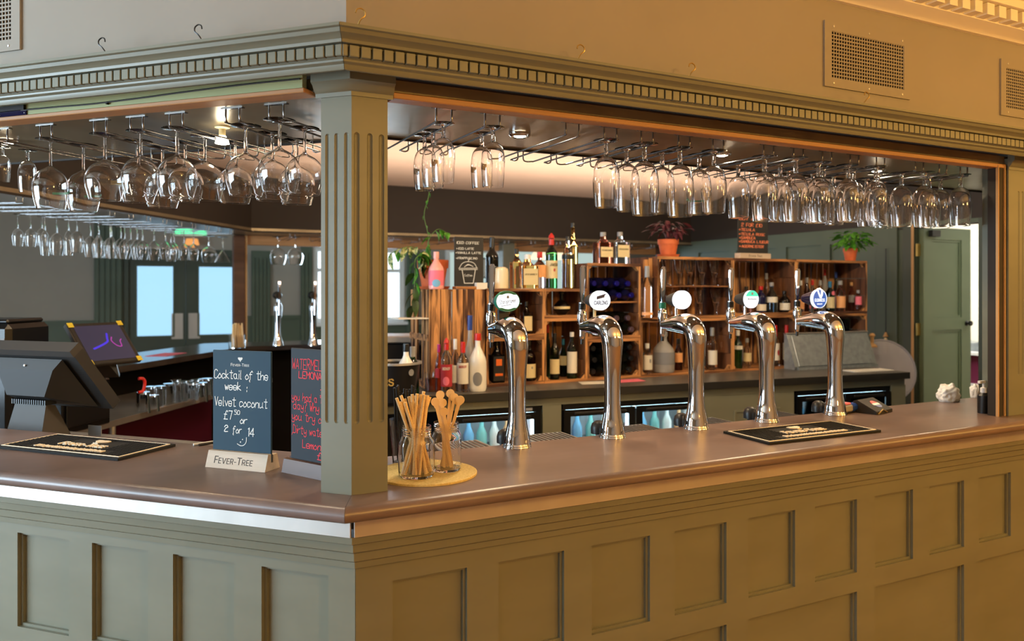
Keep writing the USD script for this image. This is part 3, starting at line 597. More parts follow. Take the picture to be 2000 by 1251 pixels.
# ------------------------------------------------------------------ beer fonts on the right counter
def flat_text(sx, h, w, x, z, y=-.0, bold=True):
    t = text(sx, h, .0006, bold); b = t.bounds; t.apply_scale([w / (b[1][0] - b[0][0]), 1, 1]); return up(t, x, y, z)
def make_font(x, y, label, badge):
    t = thing('beer_font', label, 'beer tap', (x, y, 1.1002))
    col = [(0, 0, 0), (0, 0, .008), (0, 0, .014), (0, 0, .035), (0, 0, .065), (0, 0, .10), (0, 0, .15), (0, 0, .22), (0, 0, .285), (0, .001, .322), (0, .010, .350), (0, .030, .366), (0, .058, .371), (0, .092, .370), (0, .130, .367), (0, .184, .362)]
    rr = [.0445, .0445, .042, .0395, .033, .0285, .0272, .0285, .0330, .0365, .0385, .0395, .0385, .0345, .0275, .0185]
    cc = smoothpath(np.column_stack([np.array(col), rr]), 4)
    TY = .195
    part(t, 'column', tube(cc[:, :3], cc[:, 3], 28), 'chrome', 60)
    part(t, 'base_ring', lathe([(0, 0), (.046, 0), (.046, .003), (.0445, .006), (.0, .006)], 32), 'chrome', 30)
    part(t, 'tap_body', cat(tube([(0, TY, .318), (0, TY, .330), (0, TY, .45)], [.0075, .0105, .0105], 14), lathe([(0, .370), (.016, .372), (.018, .385), (.018, .405), (.015, .418), (0, .42)], 18).apply_translation([0, TY, 0])), 'chrome', 40)
    part(t, 'nozzle', tube([(0, TY, .300), (0, TY, .318)], .006, 10), 'black_plastic', 40)
    lv = Polygon([(-.005, 0), (.005, 0), (.0095, .05), (.0115, .10), (.0110, .125), (.006, .135), (-.006, .135), (-.0110, .125), (-.0115, .10), (-.0095, .05)])
    h = hull([(x, 0, z) for x, z in lv.exterior.coords] + [(x*.55, y, .004 + z*.97) for x, z in lv.exterior.coords for y in (-.006, .006)]); h = rot(h, [0, 0, 1], -24); h = rot(h, [1, 0, 0], 3)
    h.apply_translation([0, TY, .448]); part(t, 'handle', h, 'chrome', False)
    part(t, 'collar', lathe([(0, .424), (.0135, .424), (.0135, .446), (0, .446)], 18).apply_translation([0, TY, 0]), 'cap_black' if badge != 'blank' else 'lens_green', 30)
    part(t, 'hose_cover', cat(lathe([(0, .044), (.012, .043), (.024, .034), (.028, .02), (.028, 0), (0, 0)], 18).apply_translation([-.004, .078, 0])), 'black_plastic', 40)
    # badge: a lit lens on a dark cone, facing the customers
    W_, H_ = {'script': (.088, .069), 'blue': (.080, .070), 'blank': (.080, .070), 'green': (.068, .070), 'dark': (.080, .076)}[badge]
    zc, yb = .458, .085; xo = .008
    part(t, 'stalk', tube([(xo - .006, .115, .38), (xo - .006, .115, .44)], .0055, 10) if badge != 'script' else bx(-.012, .024, .108, .122, .375, .43), 'chrome' if badge in ('green', 'blank') else ('label_cream' if badge == 'blue' else 'charcoal_plastic'), 30)
    def ell(s=1.0, n=40, dx=0, dz=0): return Polygon([(xo + dx + W_/2*s*math.cos(a), zc + dz + H_/2*s*math.sin(a)) for a in np.linspace(0, 2*math.pi, n, endpoint=False)])
    cone = hull([(xo + W_/2*math.cos(a), yb + .012, zc + H_/2*math.sin(a)) for a in np.linspace(0, 6.28, 30)] + [(xo + .017*math.cos(a), .165, zc + .017*math.sin(a)) for a in np.linspace(0, 6.28, 14)])
    b = part(t, 'badge_housing', cone, 'navy_glass' if badge == 'dark' else 'charcoal_plastic', 40, label='dark cone behind the badge')
    if badge == 'dark':
        part(t, 'badge', wallpoly(ell(.97), yb - .002, yb + .0115), 'lens_blue', label='dark blue round badge')
        part(t, 'badge_rim', wallpoly(ell(1.0).difference(ell(.955)), yb - .004, yb + .011), 'lens_white', label='lit rim')
        part(t, 'lettering', flat_text('GUINNESS', .0125, .058, xo, zc - .012, yb - .0022), 'lens_white')
        part(t, 'lettering', flat_text('DRAUGHT', .005, .030, xo, zc - .024, yb - .0022), 'lens_white')
        hp = unary_union([LineString([(xo - .016, zc + .040), (xo - .006, zc + .020), (xo + .003, zc + .004)]).buffer(.0018), LineString([(xo + .012, zc + .034), (xo + .010, zc + .016), (xo + .004, zc + .005)]).buffer(.003), LineString([(xo - .016, zc + .040), (xo - .002, zc + .043), (xo + .012, zc + .034)]).buffer(.0014)])
        part(t, 'emblem', wallpoly(hp, yb - .006, yb - .002), 'lens_cream_lit', label='cream harp shaped emblem')
    else:
        part(t, 'badge', wallpoly(ell(.985), yb - .002, yb + .0115), 'lens_white', label='lit white badge')
        if badge == 'script':
            rim = ell(.93).difference(ell(.97, dz=-.0 ))
            top_ = ell(.95).intersection(sbox(xo - .1, zc + .0215, xo + .1, zc + .1)).difference(ell(.92, dz=-.006)); bot = ell(.95).intersection(sbox(xo - .1, zc - .1, xo + .1, zc - .0215)).difference(ell(.92, dz=.006))
            part(t, 'band', wallpoly(top_, yb - .0026, yb - .0018), 'lens_green'); part(t, 'band', wallpoly(bot, yb - .0026, yb - .0018), 'lens_green')
            part(t, 'badge_rim', wallpoly(ell(1.0).difference(ell(.955)), yb - .003, yb + .011), 'lens_green')
            g, wd = hand('Staropramen', .014, .0012, 0, 0, 1.0, .1, 2, .25); g = shapely.affinity.scale(g, .062/wd, 1, origin=(0, 0)); g = shapely.affinity.rotate(g, 7, origin=(0, 0))
            part(t, 'lettering', wallpoly(shapely.affinity.translate(g, xo - .031, zc - .010), yb - .0026, yb - .0018), 'lens_grey_ink')
            part(t, 'underline', wallpoly(LineString([(xo - .024, zc - .016), (xo + .012, zc - .010)]).buffer(.0007), yb - .0026, yb - .0018), 'lens_grey_ink')
            part(t, 'emblem', wallpoly(Polygon([(xo - .004, zc + .010), (xo + .004, zc + .010), (xo + .004, zc + .016), (xo, zc + .019), (xo - .004, zc + .016)]), yb - .0026, yb - .0018), 'lens_grey_ink')
        if badge == 'blue':
            part(t, 'emblem', wallpoly(Polygon([(xo - .017, zc + .004), (xo - .017, zc + .014), (xo + .019, zc + .023), (xo + .018, zc + .019), (xo + .014, zc + .017), (xo + .014, zc + .011)]), yb - .0026, yb - .0018), 'lens_ink', label='dark blue slanted block')
            part(t, 'lettering', flat_text('CARLING', .0125, .056, xo, zc - .014, yb - .002), 'lens_ink')
        if badge == 'green':
            part(t, 'band', wallpoly(ell(.985).intersection(sbox(xo - .1, zc + .012, xo + .1, zc + .1)), yb - .0026, yb - .0018), 'lens_green_lit', label='lit green upper band')
            part(t, 'emblem', wallpoly(unary_union([sbox(xo - .004, zc + .018, xo - .0005, zc + .0215), sbox(xo + .0005, zc + .018, xo + .004, zc + .0215), sbox(xo - .004, zc + .0225, xo - .0005, zc + .026), sbox(xo + .0005, zc + .0225, xo + .004, zc + .026)]), yb - .0032, yb - .0024), 'lens_red', label='small red square cross')
            part(t, 'lettering', flat_text('Worthington', .0065, .044, xo, zc - .002, yb - .002, False), 'lens_grey_ink')
    return t
FONTS = [((0.6129, 0.3647), 'script', 'chrome beer font with white oval badge edged in green, nearest the corner post'), ((0.972, 0.3785), 'blue', 'chrome beer font with white badge and dark blue slanted block, second from the post'),
 ((1.3293, 0.3753), 'blank', 'chrome beer font with plain glowing white badge, third from the post'), ((1.6654, 0.3788), 'green', 'chrome beer font with green topped white badge, fourth from the post'), ((2.0293, 0.3883), 'dark', 'chrome beer font with dark blue badge, farthest from the post')]
for (x, y), bd, lb in FONTS: make_font(x, min(y, .328), lb, bd)
tray0 = None
for k, (x, y) in enumerate([(.50, .39), (.83, .39), (1.19, .39), (1.53, .39), (1.885, .39)]):
    lb = f'black drip tray with steel grille behind the {["first", "second", "third", "fourth", "fifth"][k]} beer font from the post'
    if tray0 is None:
        tray0 = thing('drip_tray', lb, 'drip tray', (x, y, 1.0))
        part(tray0, 'tray', wallpoly(sbox(-.095, 0, .075, .078), 0, .17), 'black_plastic'); part(tray0, 'rim', wallpoly(sbox(-.098, .0781, .078, .084), -.004, .174), 'steel_dark')
        for j in range(9): part(tray0, 'slat', bx(-.086 + j*.018, -.078 + j*.018, .01, .16, .0842, .0862), 'steel_wire')
    else: dup(tray0, 'drip_tray', lb, (x, y, 1.0), 0)
struct('trim_3', bx(.15, 5.0, .378, .58, .90, .998), 'dark_green')

# ------------------------------------------------------------------ rubber bar mats
def tree_emblem(s):
    return unary_union([Polygon([(-1, .9), (-.92, .35), (-.55, 0), (-.18, -.16), (-.13, -.45), (-.4, -.55), (.4, -.55), (.13, -.45), (.18, -.16), (.55, 0), (.92, .35), (1, .9), (.5, 1.02), (0, .92), (-.5, 1.02)])]).buffer(.0) if s is None else shapely.affinity.scale(Polygon([(-1, .9), (-.92, .35), (-.55, 0), (-.18, -.16), (-.13, -.45), (-.4, -.55), (.4, -.55), (.13, -.45), (.18, -.16), (.55, 0), (.92, .35), (1, .9), (.5, 1.02), (0, .92), (-.5, 1.02)]), s, s, origin=(0, 0))
def bar_mat(label, loc, rz):
    t = thing('bar_mat', label, 'bar mat', loc, rz); a, b = .252, .106
    part(t, 'base', ext(sbox(-a, -b, a, b).buffer(.004), .0075), 'black_rubber')
    part(t, 'border', ext(sbox(-a + .008, -b + .008, a - .008, b - .008).difference(sbox(-a + .0125, -b + .0125, a - .0125, b - .0125)), .0022, .0072), 'mat_cream', label='cream raised line round the edge')
    nub = []; nx, ny = 58, 24
    lo = [sbox(-.10, -.028, .11, .066), sbox(-.168, -.076, .168, -.04)]; keep = unary_union(lo)
    for i in range(nx):
        for j in range(ny):
            x = -a + .018 + (2*a - .036)*(i + .5*(j % 2))/nx; y = -b + .018 + (2*b - .036)*j/(ny - 1)
            if keep.contains(shapely.Point(x, y)) or x > a - .016: continue
            nub.append(bx(x - .0022, x + .0022, y - .0022, y + .0022, .0073, .0094))
    part(t, 'rubber_nubs', cat(*nub), 'black_rubber', kind='stuff')
    g = smallcaps('Fever-Tree', .033, .0035, .14, True); w = np.ptp(g.bounds[:, 0]); g.apply_scale([.185 / w, 1, 1]); part(t, 'lettering', mv(g, 0, -.022, .0072), 'mat_cream', label='raised cream lettering')
    g = text('If \u00be of your drink is the mixer, mix with the best', .020, .0035, True); w = np.ptp(g.bounds[:, 0]); g.apply_scale([.28 / w, 1, 1]); part(t, 'lettering', mv(g, 0, -.068, .0072), 'mat_cream')
    part(t, 'emblem', ext(shapely.affinity.translate(tree_emblem(.026), .012, .038), .0035, .0072), 'mat_cream', label='cream goblet shaped tree emblem')
bar_mat('black rubber bar mat on the right counter in front of the last beer fonts', (1.6046, .099, 1.1003), -1.2)
bar_mat('black rubber bar mat on the left counter in front of the till', (-.608, .924, 1.1003), -46.7)
# ------------------------------------------------------------------ chalkboards on the left counter
def fit_lines(lines, depth=.0006, seed=11, jit=.12):
    """lines: (text, x left, base line, capital height, width, stroke)"""
    ps = []
    for k, (s, x, y, h, w, st) in enumerate(lines):
        g, wd = hand(s, h, st, 0, 0, 1.1, jit, seed + k, .06)
        b = g.bounds; g = shapely.affinity.scale(g, w/(b[2] - b[0]), 1, origin=(b[0], 0)); ps.append(shapely.affinity.translate(g, x - b[0], y))
    return wallpoly(unary_union(ps).simplify(.00015), -depth, 0)
def wedge_base(w, prof):
    t = ext(Polygon(prof), w); v = np.array(t.vertices); q = np.stack([v[:, 2] - w/2, v[:, 0], v[:, 1]], -1); f = np.array(t.faces); t = T(q, f, process=False); t.fix_normals(); return t
t = thing('chalkboard', 'blue grey chalkboard with white handwriting on a pale wooden foot, on the left counter', 'chalkboard', Lp(0.4411, .158, 1.1003), -45.5)
sl = bev(-.099, .099, -.003, .003, .022, .326, .002); part(t, 'slate', sl, 'chalkboard_blue')
part(t, 'base', wedge_base(.200, [(-.032, 0), (.034, 0), (.022, .042), (.0045, .042), (.0045, .02), (-.0045, .02), (-.0045, .045), (-.018, .045)]), 'pale_wood', label='pale wooden foot with stamped lettering')
X = lambda p: (p - 326)/508*.198
Z = lambda p: .325 - (p - 100)/910*.285
LN = [('Cocktail of the', X(85), Z(350), .0235, X(555) - X(85), .0026), ('week :', X(180), Z(450), .022, X(378) - X(180), .0026), ('Velvet coconut', X(92), Z(597), .0245, X(550) - X(92), .0026), ('£7', X(170), Z(715), .0235, X(250) - X(170), .0026), ('50', X(262), Z(668), .012, X(315) - X(262), .0018),
 ('or', X(312), Z(745), .020, X(378) - X(312), .0026), ('2', X(174), Z(826), .017, X(212) - X(174), .0026), ('for', X(250), Z(835), .020, X(330) - X(250), .0026), ('14', X(382), Z(855), .023, X(438) - X(382), .0026)]
g = fit_lines(LN); g.apply_translation([0, -.0031, 0]); part(t, 'writing', g, 'chalk_white', label='white chalk writing')
sm = unary_union([LineString(smoothpath(np.array([(X(290), Z(930)), (X(320), Z(945)), (X(350), Z(935)), (X(368), Z(905)), (X(370), Z(868))]), 4)).buffer(.001), shapely.Point(X(318), Z(912)).buffer(.002), shapely.Point(X(336), Z(888)).buffer(.0018)])
part(t, 'smiley', wallpoly(sm, -.0037, -.0031), 'chalk_white')
part(t, 'emblem', wallpoly(shapely.affinity.translate(tree_emblem(.0078), X(316), Z(182)), -.0037, -.0031), 'chalk_white'); g = smallcaps('Fever-Tree', .0085, .0005, .12); g.apply_scale([(X(395) - X(235))/np.ptp(g.bounds[:, 0]), 1, 1]); part(t, 'brand_lettering', up(g, X(315), -.0031, Z(238)), 'chalk_white')
g = smallcaps('Fever-Tree', .020, .0006, .14); g.apply_scale([.128/np.ptp(g.bounds[:, 0]), 1, 1]); g = rot(up(g, 0, 0, 0), [1, 0, 0], -17); part(t, 'stamped_lettering', mv(g, -.008, -.0279, .0125), 'print_brown')

t = thing('chalkboard', 'dark chalkboard with red handwriting, half hidden behind the corner post', 'chalkboard', (-.116, .322, 1.1003), -61)
part(t, 'slate', bev(.022, .186, .020, .026, .03, .338, .002), 'chalkboard_dark')
part(t, 'base', wedge_base(.176, [(.0, 0), (.055, 0), (.048, .04), (.028, .04), (.028, .03), (.019, .03), (.019, .038), (.008, .036)]).apply_translation([.096, 0, 0]), 'dark_wood', label='dark weathered wooden foot')
X = lambda p: .030 + (p - 728)/277*.1325
Z = lambda p: .337 - (p - 95)/995*.295
LN = [('WATERMELO', X(728), Z(280), .027, X(1008) - X(728), .0023), ('LEMONAD', X(780), Z(362), .0185, X(1008) - X(780), .0023), ('£', X(958), Z(502), .027, X(1000) - X(958), .0023), ('you had a to', X(722), Z(568), .021, X(1004) - X(722), .0023), ('day? Why d', X(735), Z(650), .022, X(1006) - X(735), .0023), ('you try ou', X(722), Z(748), .022, X(1006) - X(722), .0023),
 (',Dirty water', X(722), Z(868), .021, X(1008) - X(722), .0023), ('Lemona', X(812), Z(990), .021, X(1006) - X(812), .0023), ('£7', X(935), Z(1075), .019, X(1006) - X(935), .0023)]
g = fit_lines(LN, seed=40); g.apply_translation([0, .0199, 0]); part(t, 'writing', g, 'chalk_red', label='red chalk writing')
t = thing('pen', 'two slim white and black pens lying on the left counter beside the blue chalkboard', 'pens', (-0.2557, 0.812, 1.1003), 20)
part(t, 'barrel', tube([(-.05, 0, .004), (.03, 0, .004)], .004, 8), 'white_card', 40); part(t, 'barrel', tube([(-.04, -.016, .004), (.04, -.013, .004)], .004, 8), 'cap_black', 40)

# ------------------------------------------------------------------ straws and stirrers in jars on a cork mat
CMX, CMY = .235, .125
single('cork_mat', lathe([(0, 0), (.138, 0), (.138, .005), (.136, .0062), (0, .0062)], 64), 'cork', 'round cork mat under the two straw jars beside the corner post', 'mat', (CMX, CMY, 1.1003), smooth=30)
def jar(label, x, y, r, h):
    t = thing('jar', label, 'jar', (x, y, 1.1067))
    pr = [(0, 0), (r*.86, 0), (r*.97, .006), (r, .016), (r, h*.62), (r*.97, h*.70), (r*.84, h*.79), (r*.80, h*.82), (r*.82, h*.84), (r*.78, h*.86), (r*.82, h*.89), (r*.78, h*.91), (r*.82, h*.94), (r*.79, h*.965), (r*.80, h), (r*.76, h), (r*.74, h*.84), (r*.79, h*.79), (r*.92, h*.70), (r*.95, h*.62), (r*.95, .018), (r*.90, .008), (0, .006)]
    part(t, 'glass', lathe(pr, 40), 'clear_glass', 40); return t
J1 = (0.1951, 0.0865); J2 = (0.2902, 0.1176)
jar('glass preserving jar full of striped paper straws, left one on the cork mat', J1[0], J1[1], .048, .132)
jar('glass preserving jar of wooden stirrers, right one on the cork mat', J2[0], J2[1], .042, .130)
RV = np.array([FY, -FX, 0]); FV = np.array([FX, FY, 0])
def straw_mesh(a, b, r):
    a, b = np.array(a), np.array(b); body = tube([a, b], r, 10)
    d = b - a; L = np.linalg.norm(d); d /= L; u = np.cross(d, [0, 0, 1.0]); u /= np.linalg.norm(u); w = np.cross(d, u); n = 46
    ph = np.linspace(0, L/.020*2*math.pi, n); p = a + np.outer(np.linspace(.003, L - .003, n), d) + r*.92*(np.outer(np.cos(ph), u) + np.outer(np.sin(ph), w))
    return body, tube(p, .0009, 4, False)
r2 = random.Random(5)
def base_pt(J, a, b): return np.array([J[0], J[1], 1.1142]) + RV*a + FV*b
for k, (tx, tz, ty, bx_) in enumerate([(-.048, .222, -.004, .012), (-.040, .226, .010, .022), (-.050, .210, .012, .000), (-.026, .212, -.012, .026), (-.020, .224, .006, .014), (-.010, .232, -.004, -.004), (-.004, .226, .012, .020), (.003, .234, -.010, -.014), (.010, .230, .004, .010), (.016, .236, .012, -.020), (.020, .231, -.008, -.008), (.027, .228, .002, .004), (.031, .222, .012, -.024), (-.032, .216, .016, .016), (.014, .220, .018, -.026), (-.014, .217, .018, .024)]):
    hb = base_pt(J1, bx_*1.25 + r2.uniform(-.006, .006), r2.uniform(-.024, .024)); tp = np.array([J1[0], J1[1], 1.1067 + tz - .016]) + RV*tx*1.08 + FV*ty*1.3
    # pass the rim inside the jar's mouth
    f = (.118) / (tp[2] - hb[2]); at = hb + (tp - hb)*f; off = at[:2] - np.array(J1); nn = np.linalg.norm(off)
    if nn > .031: tp[:2] -= off/nn*(nn - .031)/f
    s_ = thing('paper_straw', 'brown and white striped paper straw standing in the left glass jar', 'straw', tuple(hb), 0, 'striped straws in the left jar')
    bd, st = straw_mesh((0, 0, 0), tp - hb, .0044); part(s_, 'tube', bd, 'paper_straw', 40); part(s_, 'stripe', st, 'straw_stripe', 60)
for k, (tx, tz, ty, bx_) in enumerate([(-.030, .196, -.012, .014), (-.024, .184, .006, .010), (-.018, .212, .012, .004), (-.006, .170, -.014, .016), (-.010, .192, .002, -.004), (.012, .216, .010, -.006), (.024, .206, .004, -.012), (.042, .200, -.004, -.016), (.036, .194, .012, -.010)]):
    hb = base_pt(J2, bx_, r2.uniform(-.014, .014)); tp = np.array([J2[0], J2[1], 1.1067 + tz]) + RV*tx + FV*ty
    f = .118 / (tp[2] - hb[2]); at = hb + (tp - hb)*f; off = at[:2] - np.array(J2); nn = np.linalg.norm(off)
    if nn > .026: tp[:2] -= off/nn*(nn - .026)/f
    d = tp - hb; L = np.linalg.norm(d)
    o = Polygon([(-.0035, 0), (.0035, 0), (.0040, L - .02), (-.0040, L - .02)]).union(shapely.Point(0, L - .010).buffer(.0118, quad_segs=6)).union(sbox(-.003, L - .03, .003, L - .012))
    m_ = wallpoly(o, -.0009, .0009); dn = d/L; xa = np.cross([FX, FY, 0], dn); xa /= -np.linalg.norm(xa); ya = np.cross(dn, xa)
    v = np.array(m_.vertices); m_ = T(v[:, :1]*xa + v[:, 1:2]*ya + v[:, 2:]*dn, np.array(m_.faces), process=False); m_.fix_normals()
    single('wooden_stirrer', m_, 'birch', 'flat wooden stirrer with a round end standing in the right glass jar', 'stirrer', tuple(hb), 0, 'wooden stirrers in the right jar')
CUP = (0.2267, 0.2824)
t = thing('plastic_cup', 'tall clear cup of black straws partly hidden by the corner post', 'cup', (CUP[0], CUP[1], 1.1003))
part(t, 'wall', lathe([(0, 0), (.034, 0), (.044, .125), (.0425, .125), (.033, .003), (0, .003)], 32), 'clear_glass', 40)
for k in range(16):
    a = k*2.4; r_ = .006 + .018*math.sqrt(k/16); tilt = .010
    single('black_straw', tube([(0, 0, 0), (math.cos(a)*tilt, math.sin(a)*tilt, .205 + .012*math.sin(k*1.7))], .0034, 8), 'black_plastic', 'black straw standing in the tall clear cup beside the corner post', 'straw', (CUP[0] + r_*math.cos(a), CUP[1] + r_*math.sin(a), 1.1045), 0, 'black straws beside the corner post', smooth=40)

# ------------------------------------------------------------------ things at the far end of the right counter
t = thing('mixer_gun', 'soft drink dispensing gun lying beside the last beer font', 'drinks dispenser', (2.0973, 0.3263, 1.1003), 8)
part(t, 'head', cat(bev(-.045, .012, -.02, .02, .006, .036, .006)), 'brushed_steel'); part(t, 'buttons', bev(-.03, .004, -.015, .015, .0361, .043, .003), 'label_pink', label='pink buttons'); part(t, 'grip', rot(bev(.0125, .09, -.018, .018, .004, .034, .008), [0, 1, 0], -4), 'cap_blue', label='blue grip'); part(t, 'foot', bx(-.04, .08, -.012, .012, 0, .006), 'black_plastic')
t = thing('pump_clip', 'brown wedge shaped badge with red, white and blue roundel on the counter', 'badge', (2.2134, 0.2973, 1.1003), 12)
part(t, 'body', wedge_base(.13, [(-.045, 0), (.05, 0), (.05, .045), (.035, .05), (-.045, .012)]), 'charcoal_plastic')
def disc(poly, z=0): return ext(poly, .0012, z)
rl = shapely.Point(0, 0).buffer(.024, quad_segs=10); wv = sbox(-.03, -.006, .03, .006)
for nm, pl, mt_ in (('roundel_red', rl.intersection(sbox(-.03, .006, .03, .03)), 'cap_red'), ('roundel_white', rl.intersection(wv), 'cap_white'), ('roundel_blue', rl.intersection(sbox(-.03, -.03, .03, -.006)), 'cap_blue')):
    g = rot(disc(pl), [1, 0, 0], 25.4); part(t, nm, mv(g, .01, -.005, .0312), mt_)
part(t, 'pin', tube([(-.06, -.05, .004), (-.02, -.048, .018), (.02, -.046, .004)], .0025, 8), 'cap_brass', 40)
def crumple(seed, sx, sy, sz):
    m_ = trimesh.creation.icosphere(4, 1.0); v = np.array(m_.vertices); n_ = meshkit.fbm(v*2.2 + seed*7, 3, seed); v = v*(.72 + .75*n_[:, None]); v[:, 2] = np.maximum(v[:, 2], -.55) ; v[:, 2] -= v[:, 2].min(); return T(v*[sx, sy, sz], np.array(m_.faces), process=False)
single('bar_towel', crumple(1, .052, .035, .046), 'cloth_white', 'crumpled white cloth at the back edge of the counter in front of the green door', 'cloth', (2.767, 0.3529, 1.1003), smooth=60)
single('bar_towel', crumple(4, .018, .018, .038), 'cloth_white', 'small crumpled white cloth right of the green door', 'cloth', (2.9828, 0.3703, 1.1003), smooth=60)
t = thing('pump_dispenser', 'small dark bottle with white pump beside the right end post', 'dispenser', (2.588, 0.0838, 1.1003)); part(t, 'bottle', lathe([(0, 0), (.022, 0), (.022, .07), (.012, .082), (0, .082)], 20), 'cap_black', 30); part(t, 'pump', cat(lathe([(0, .0822), (.012, .0822), (.012, .10), (.005, .104), (.005, .128), (0, .128)], 16), bx(-.030, .006, -.005, .005, .12, .13)), 'cap_white', 30)

# ------------------------------------------------------------------ till on the shelf behind the left counter
single('till_shelf', bx(-2.05, -1.15, .395, .95, .938, .968), 'brushed_steel', 'steel shelf carrying the till behind the left counter', 'shelf', (0, 0, 0), -45)
t = thing('till', 'dark grey touch screen till seen from behind at the left edge', 'till', Lp(1.66, .50, .968), -45)
def slab(y0, z0, y1, z1, th0, th1, x0, x1):
    """tilted slab between an upper and a lower line, thickness to +n"""
    d = np.array([y1 - y0, z1 - z0]); d /= np.hypot(*d); n = np.array([-d[1], d[0]]); n = n if n[0] > 0 else -n
    q = [(y0, z0), (y1, z1), (y1 + n[0]*th1, z1 + n[1]*th1), (y0 + n[0]*th0, z0 + n[1]*th0)]
    return hull([(x, a, b) for x in (x0, x1) for a, b in q])
part(t, 'screen_housing', slab(.0, .395, .185, .165, .045, .045, -.23, .205), 'charcoal_plastic')
part(t, 'top_cover', slab(-.012, .402, .006, .380, .05, .05, -.235, .207), 'mid_plastic', label='paler upper edge of the screen')
part(t, 'rear_cover', hull([(x, y, z) for x, y, z in [(-.20, .006, .37), (.15, .006, .37), (-.20, .165, .175), (.15, .165, .175), (-.12, .0, .23), (.07, .0, .23), (-.12, .03, .215), (.07, .03, .215), (-.16, -.008, .33), (.12, -.008, .33)]]), 'charcoal_plastic')
part(t, 'vent_fins', cat(*[bx(-.11 + .011*k, -.105 + .011*k, .012, .06, .196, .214) for k in range(16)]), 'black_plastic', kind='stuff')
st = smoothpath(np.array([(.03, .20), (.02, .15), (-.005, .09), (-.045, .03), (-.06, .0)]), 5)
part(t, 'stand', hull([(-.10, .02, .20), (.055, .02, .20), (-.10, .06, .19), (.055, .06, .19), (-.12, -.03, .0), (.075, -.03, .0), (-.12, .15, .0), (.075, .15, .0), (-.11, -.002, .09), (.065, -.002, .09)]), 'mid_plastic')
part(t, 'label_plate', rot(bx(-.055, -.005, -.004, 0, .0, .016), [1, 0, 0], -17).apply_translation([0, -.008, .078]), 'label_white', label='small white plate on the stand')
part(t, 'base', bev(-.16, .13, -.03, .20, 0, .022, .006), 'charcoal_plastic')
part(t, 'sticker', bx(.10, .165, .165, .168, .055, .10), 'label_grey')
part(t, 'screw', cat(*[tube([(-.02, -.009, z), (-.02, -.006, z)], .004, 8) for z in (.345,)]), 'cap_white')

# ------------------------------------------------------------------ the far counters, their work shelf and what stands on them
FARP = [(-1.52, 2.16), (.41, 5.06), (5.19, 5.06)]
fp = [(-.04, 1.06), (-.04, 1.1), (-.585, 1.1), (-.60, 1.08), (-.585, 1.06)]
FC = thing('far_countertop', 'dark bar counter along the far sides of the bar, shining blue with daylight', 'counter'); part(FC, 'counter_board', mould(FARP, fp), 'far_laminate', 30)
FB_ = thing('far_bar_panelling', 'back of the far counters below the top, coloured black as deep shade', 'bar panelling'); part(FB_, 'panelling', mould(FARP, [(-.50, 0), (-.50, 1.059), (-.56, 1.059), (-.56, 0)]), 'black_rubber')  # black colour stands in for the shade under the far counters
WS = thing('work_shelf', 'steel edged work shelf under the far left counter holding upturned tumblers', 'shelf')
wp = [(-0.7057, 2.5225), (-0.0103, 3.5686)]; wd = np.array(wp[1]) - np.array(wp[0]); wd /= np.linalg.norm(wd); wp = [tuple(np.array(wp[0]) - wd*.9), tuple(np.array(wp[1]) + wd*.9)]
part(WS, 'shelf_board', mould(wp, [(-.004, .878), (-.004, .9), (-.58, .9), (-.58, .878)]), 'slate_top'); part(WS, 'front_rail', mould(wp, [(0, .87), (0, .903), (-.0035, .903), (-.0035, .87)]), 'brushed_steel', label='bright steel front rail')
part(WS, 'leg', tube([(*(np.array(wp[0]) + wd*1.16 - np.array([wd[1], -wd[0]])*.02), .0), (*(np.array(wp[0]) + wd*1.16 - np.array([wd[1], -wd[0]])*.02), .869)], .018, 10), 'brushed_steel', 40)
part(WS, 'leg', tube([(*(np.array(wp[0]) + wd*2.6 - np.array([wd[1], -wd[0]])*.02), .0), (*(np.array(wp[0]) + wd*2.6 - np.array([wd[1], -wd[0]])*.02), .869)], .018, 10), 'brushed_steel', 40)
part(WS, 'lower_panel', mould(wp, [(-.50, .05), (-.50, .876), (-.53, .876), (-.53, .05)]), 'maroon')
tum0 = None
TU = [(-0.427, 2.9418), (-0.3794, 2.9781), (-0.3946, 3.1964), (-0.3394, 3.1913), (-0.2825, 3.2998), (-0.2382, 3.3251), (-0.1905, 3.3986), (-0.1558, 3.2844), (-0.099, 3.2564), (-0.1146, 3.4618), (-0.0517, 3.4825), (-0.2365, 3.4965)]
for k, (x, y) in enumerate(TU):
    hh = 1.0 if k in (2, 3) else (.80 if k < 2 else 1.0); lb = 'clear tumbler upside down on the work shelf under the far left counter'
    if tum0 is None:
        tum0 = thing('tumbler', lb, 'glass', (x, y, .9005), 0, 'tumblers on the work shelf'); part(tum0, 'glass', lathe([(.038, 0), (.0365, 0), (.031, .105), (0, .106), (0, .118), (.033, .118), (.0345, .115), (.038, 0)], 24), 'clear_glass', 40)
    else: dup(tum0, 'tumbler', lb, (x, y, .9005), 0, (1, 1, hh), 'tumblers on the work shelf')
BX = (-0.606, 2.5676)
t = thing('receipt_box', 'black box on the work shelf under the second screen', 'cabinet', (BX[0] - .016, BX[1] + .012, .9003), 56)
part(t, 'body', bev(-.26, .09, .015, .30, 0, .235, .006), 'fridge_black'); part(t, 'lid', bev(-.24, .08, .03, .28, .2353, .255, .004), 'slate_top'); part(t, 'drawer', bev(-.24, .07, .004, .0148, .03, .17, .004), 'black_plastic')
t = thing('order_screen', 'tilted second screen with yellow tape at its corners showing blue and pink squiggles', 'screen', (-0.5982, 2.3882, 1.3379), 0)
TL, TR, BR, BL = [np.array(q) - np.array((-0.5982, 2.3882, 1.3379)) for q in ((-0.74, 2.436, 1.4386), (-0.5041, 2.6094, 1.4379), (-0.4241, 2.4695, 1.2494), (-0.6385, 2.301, 1.2473))]
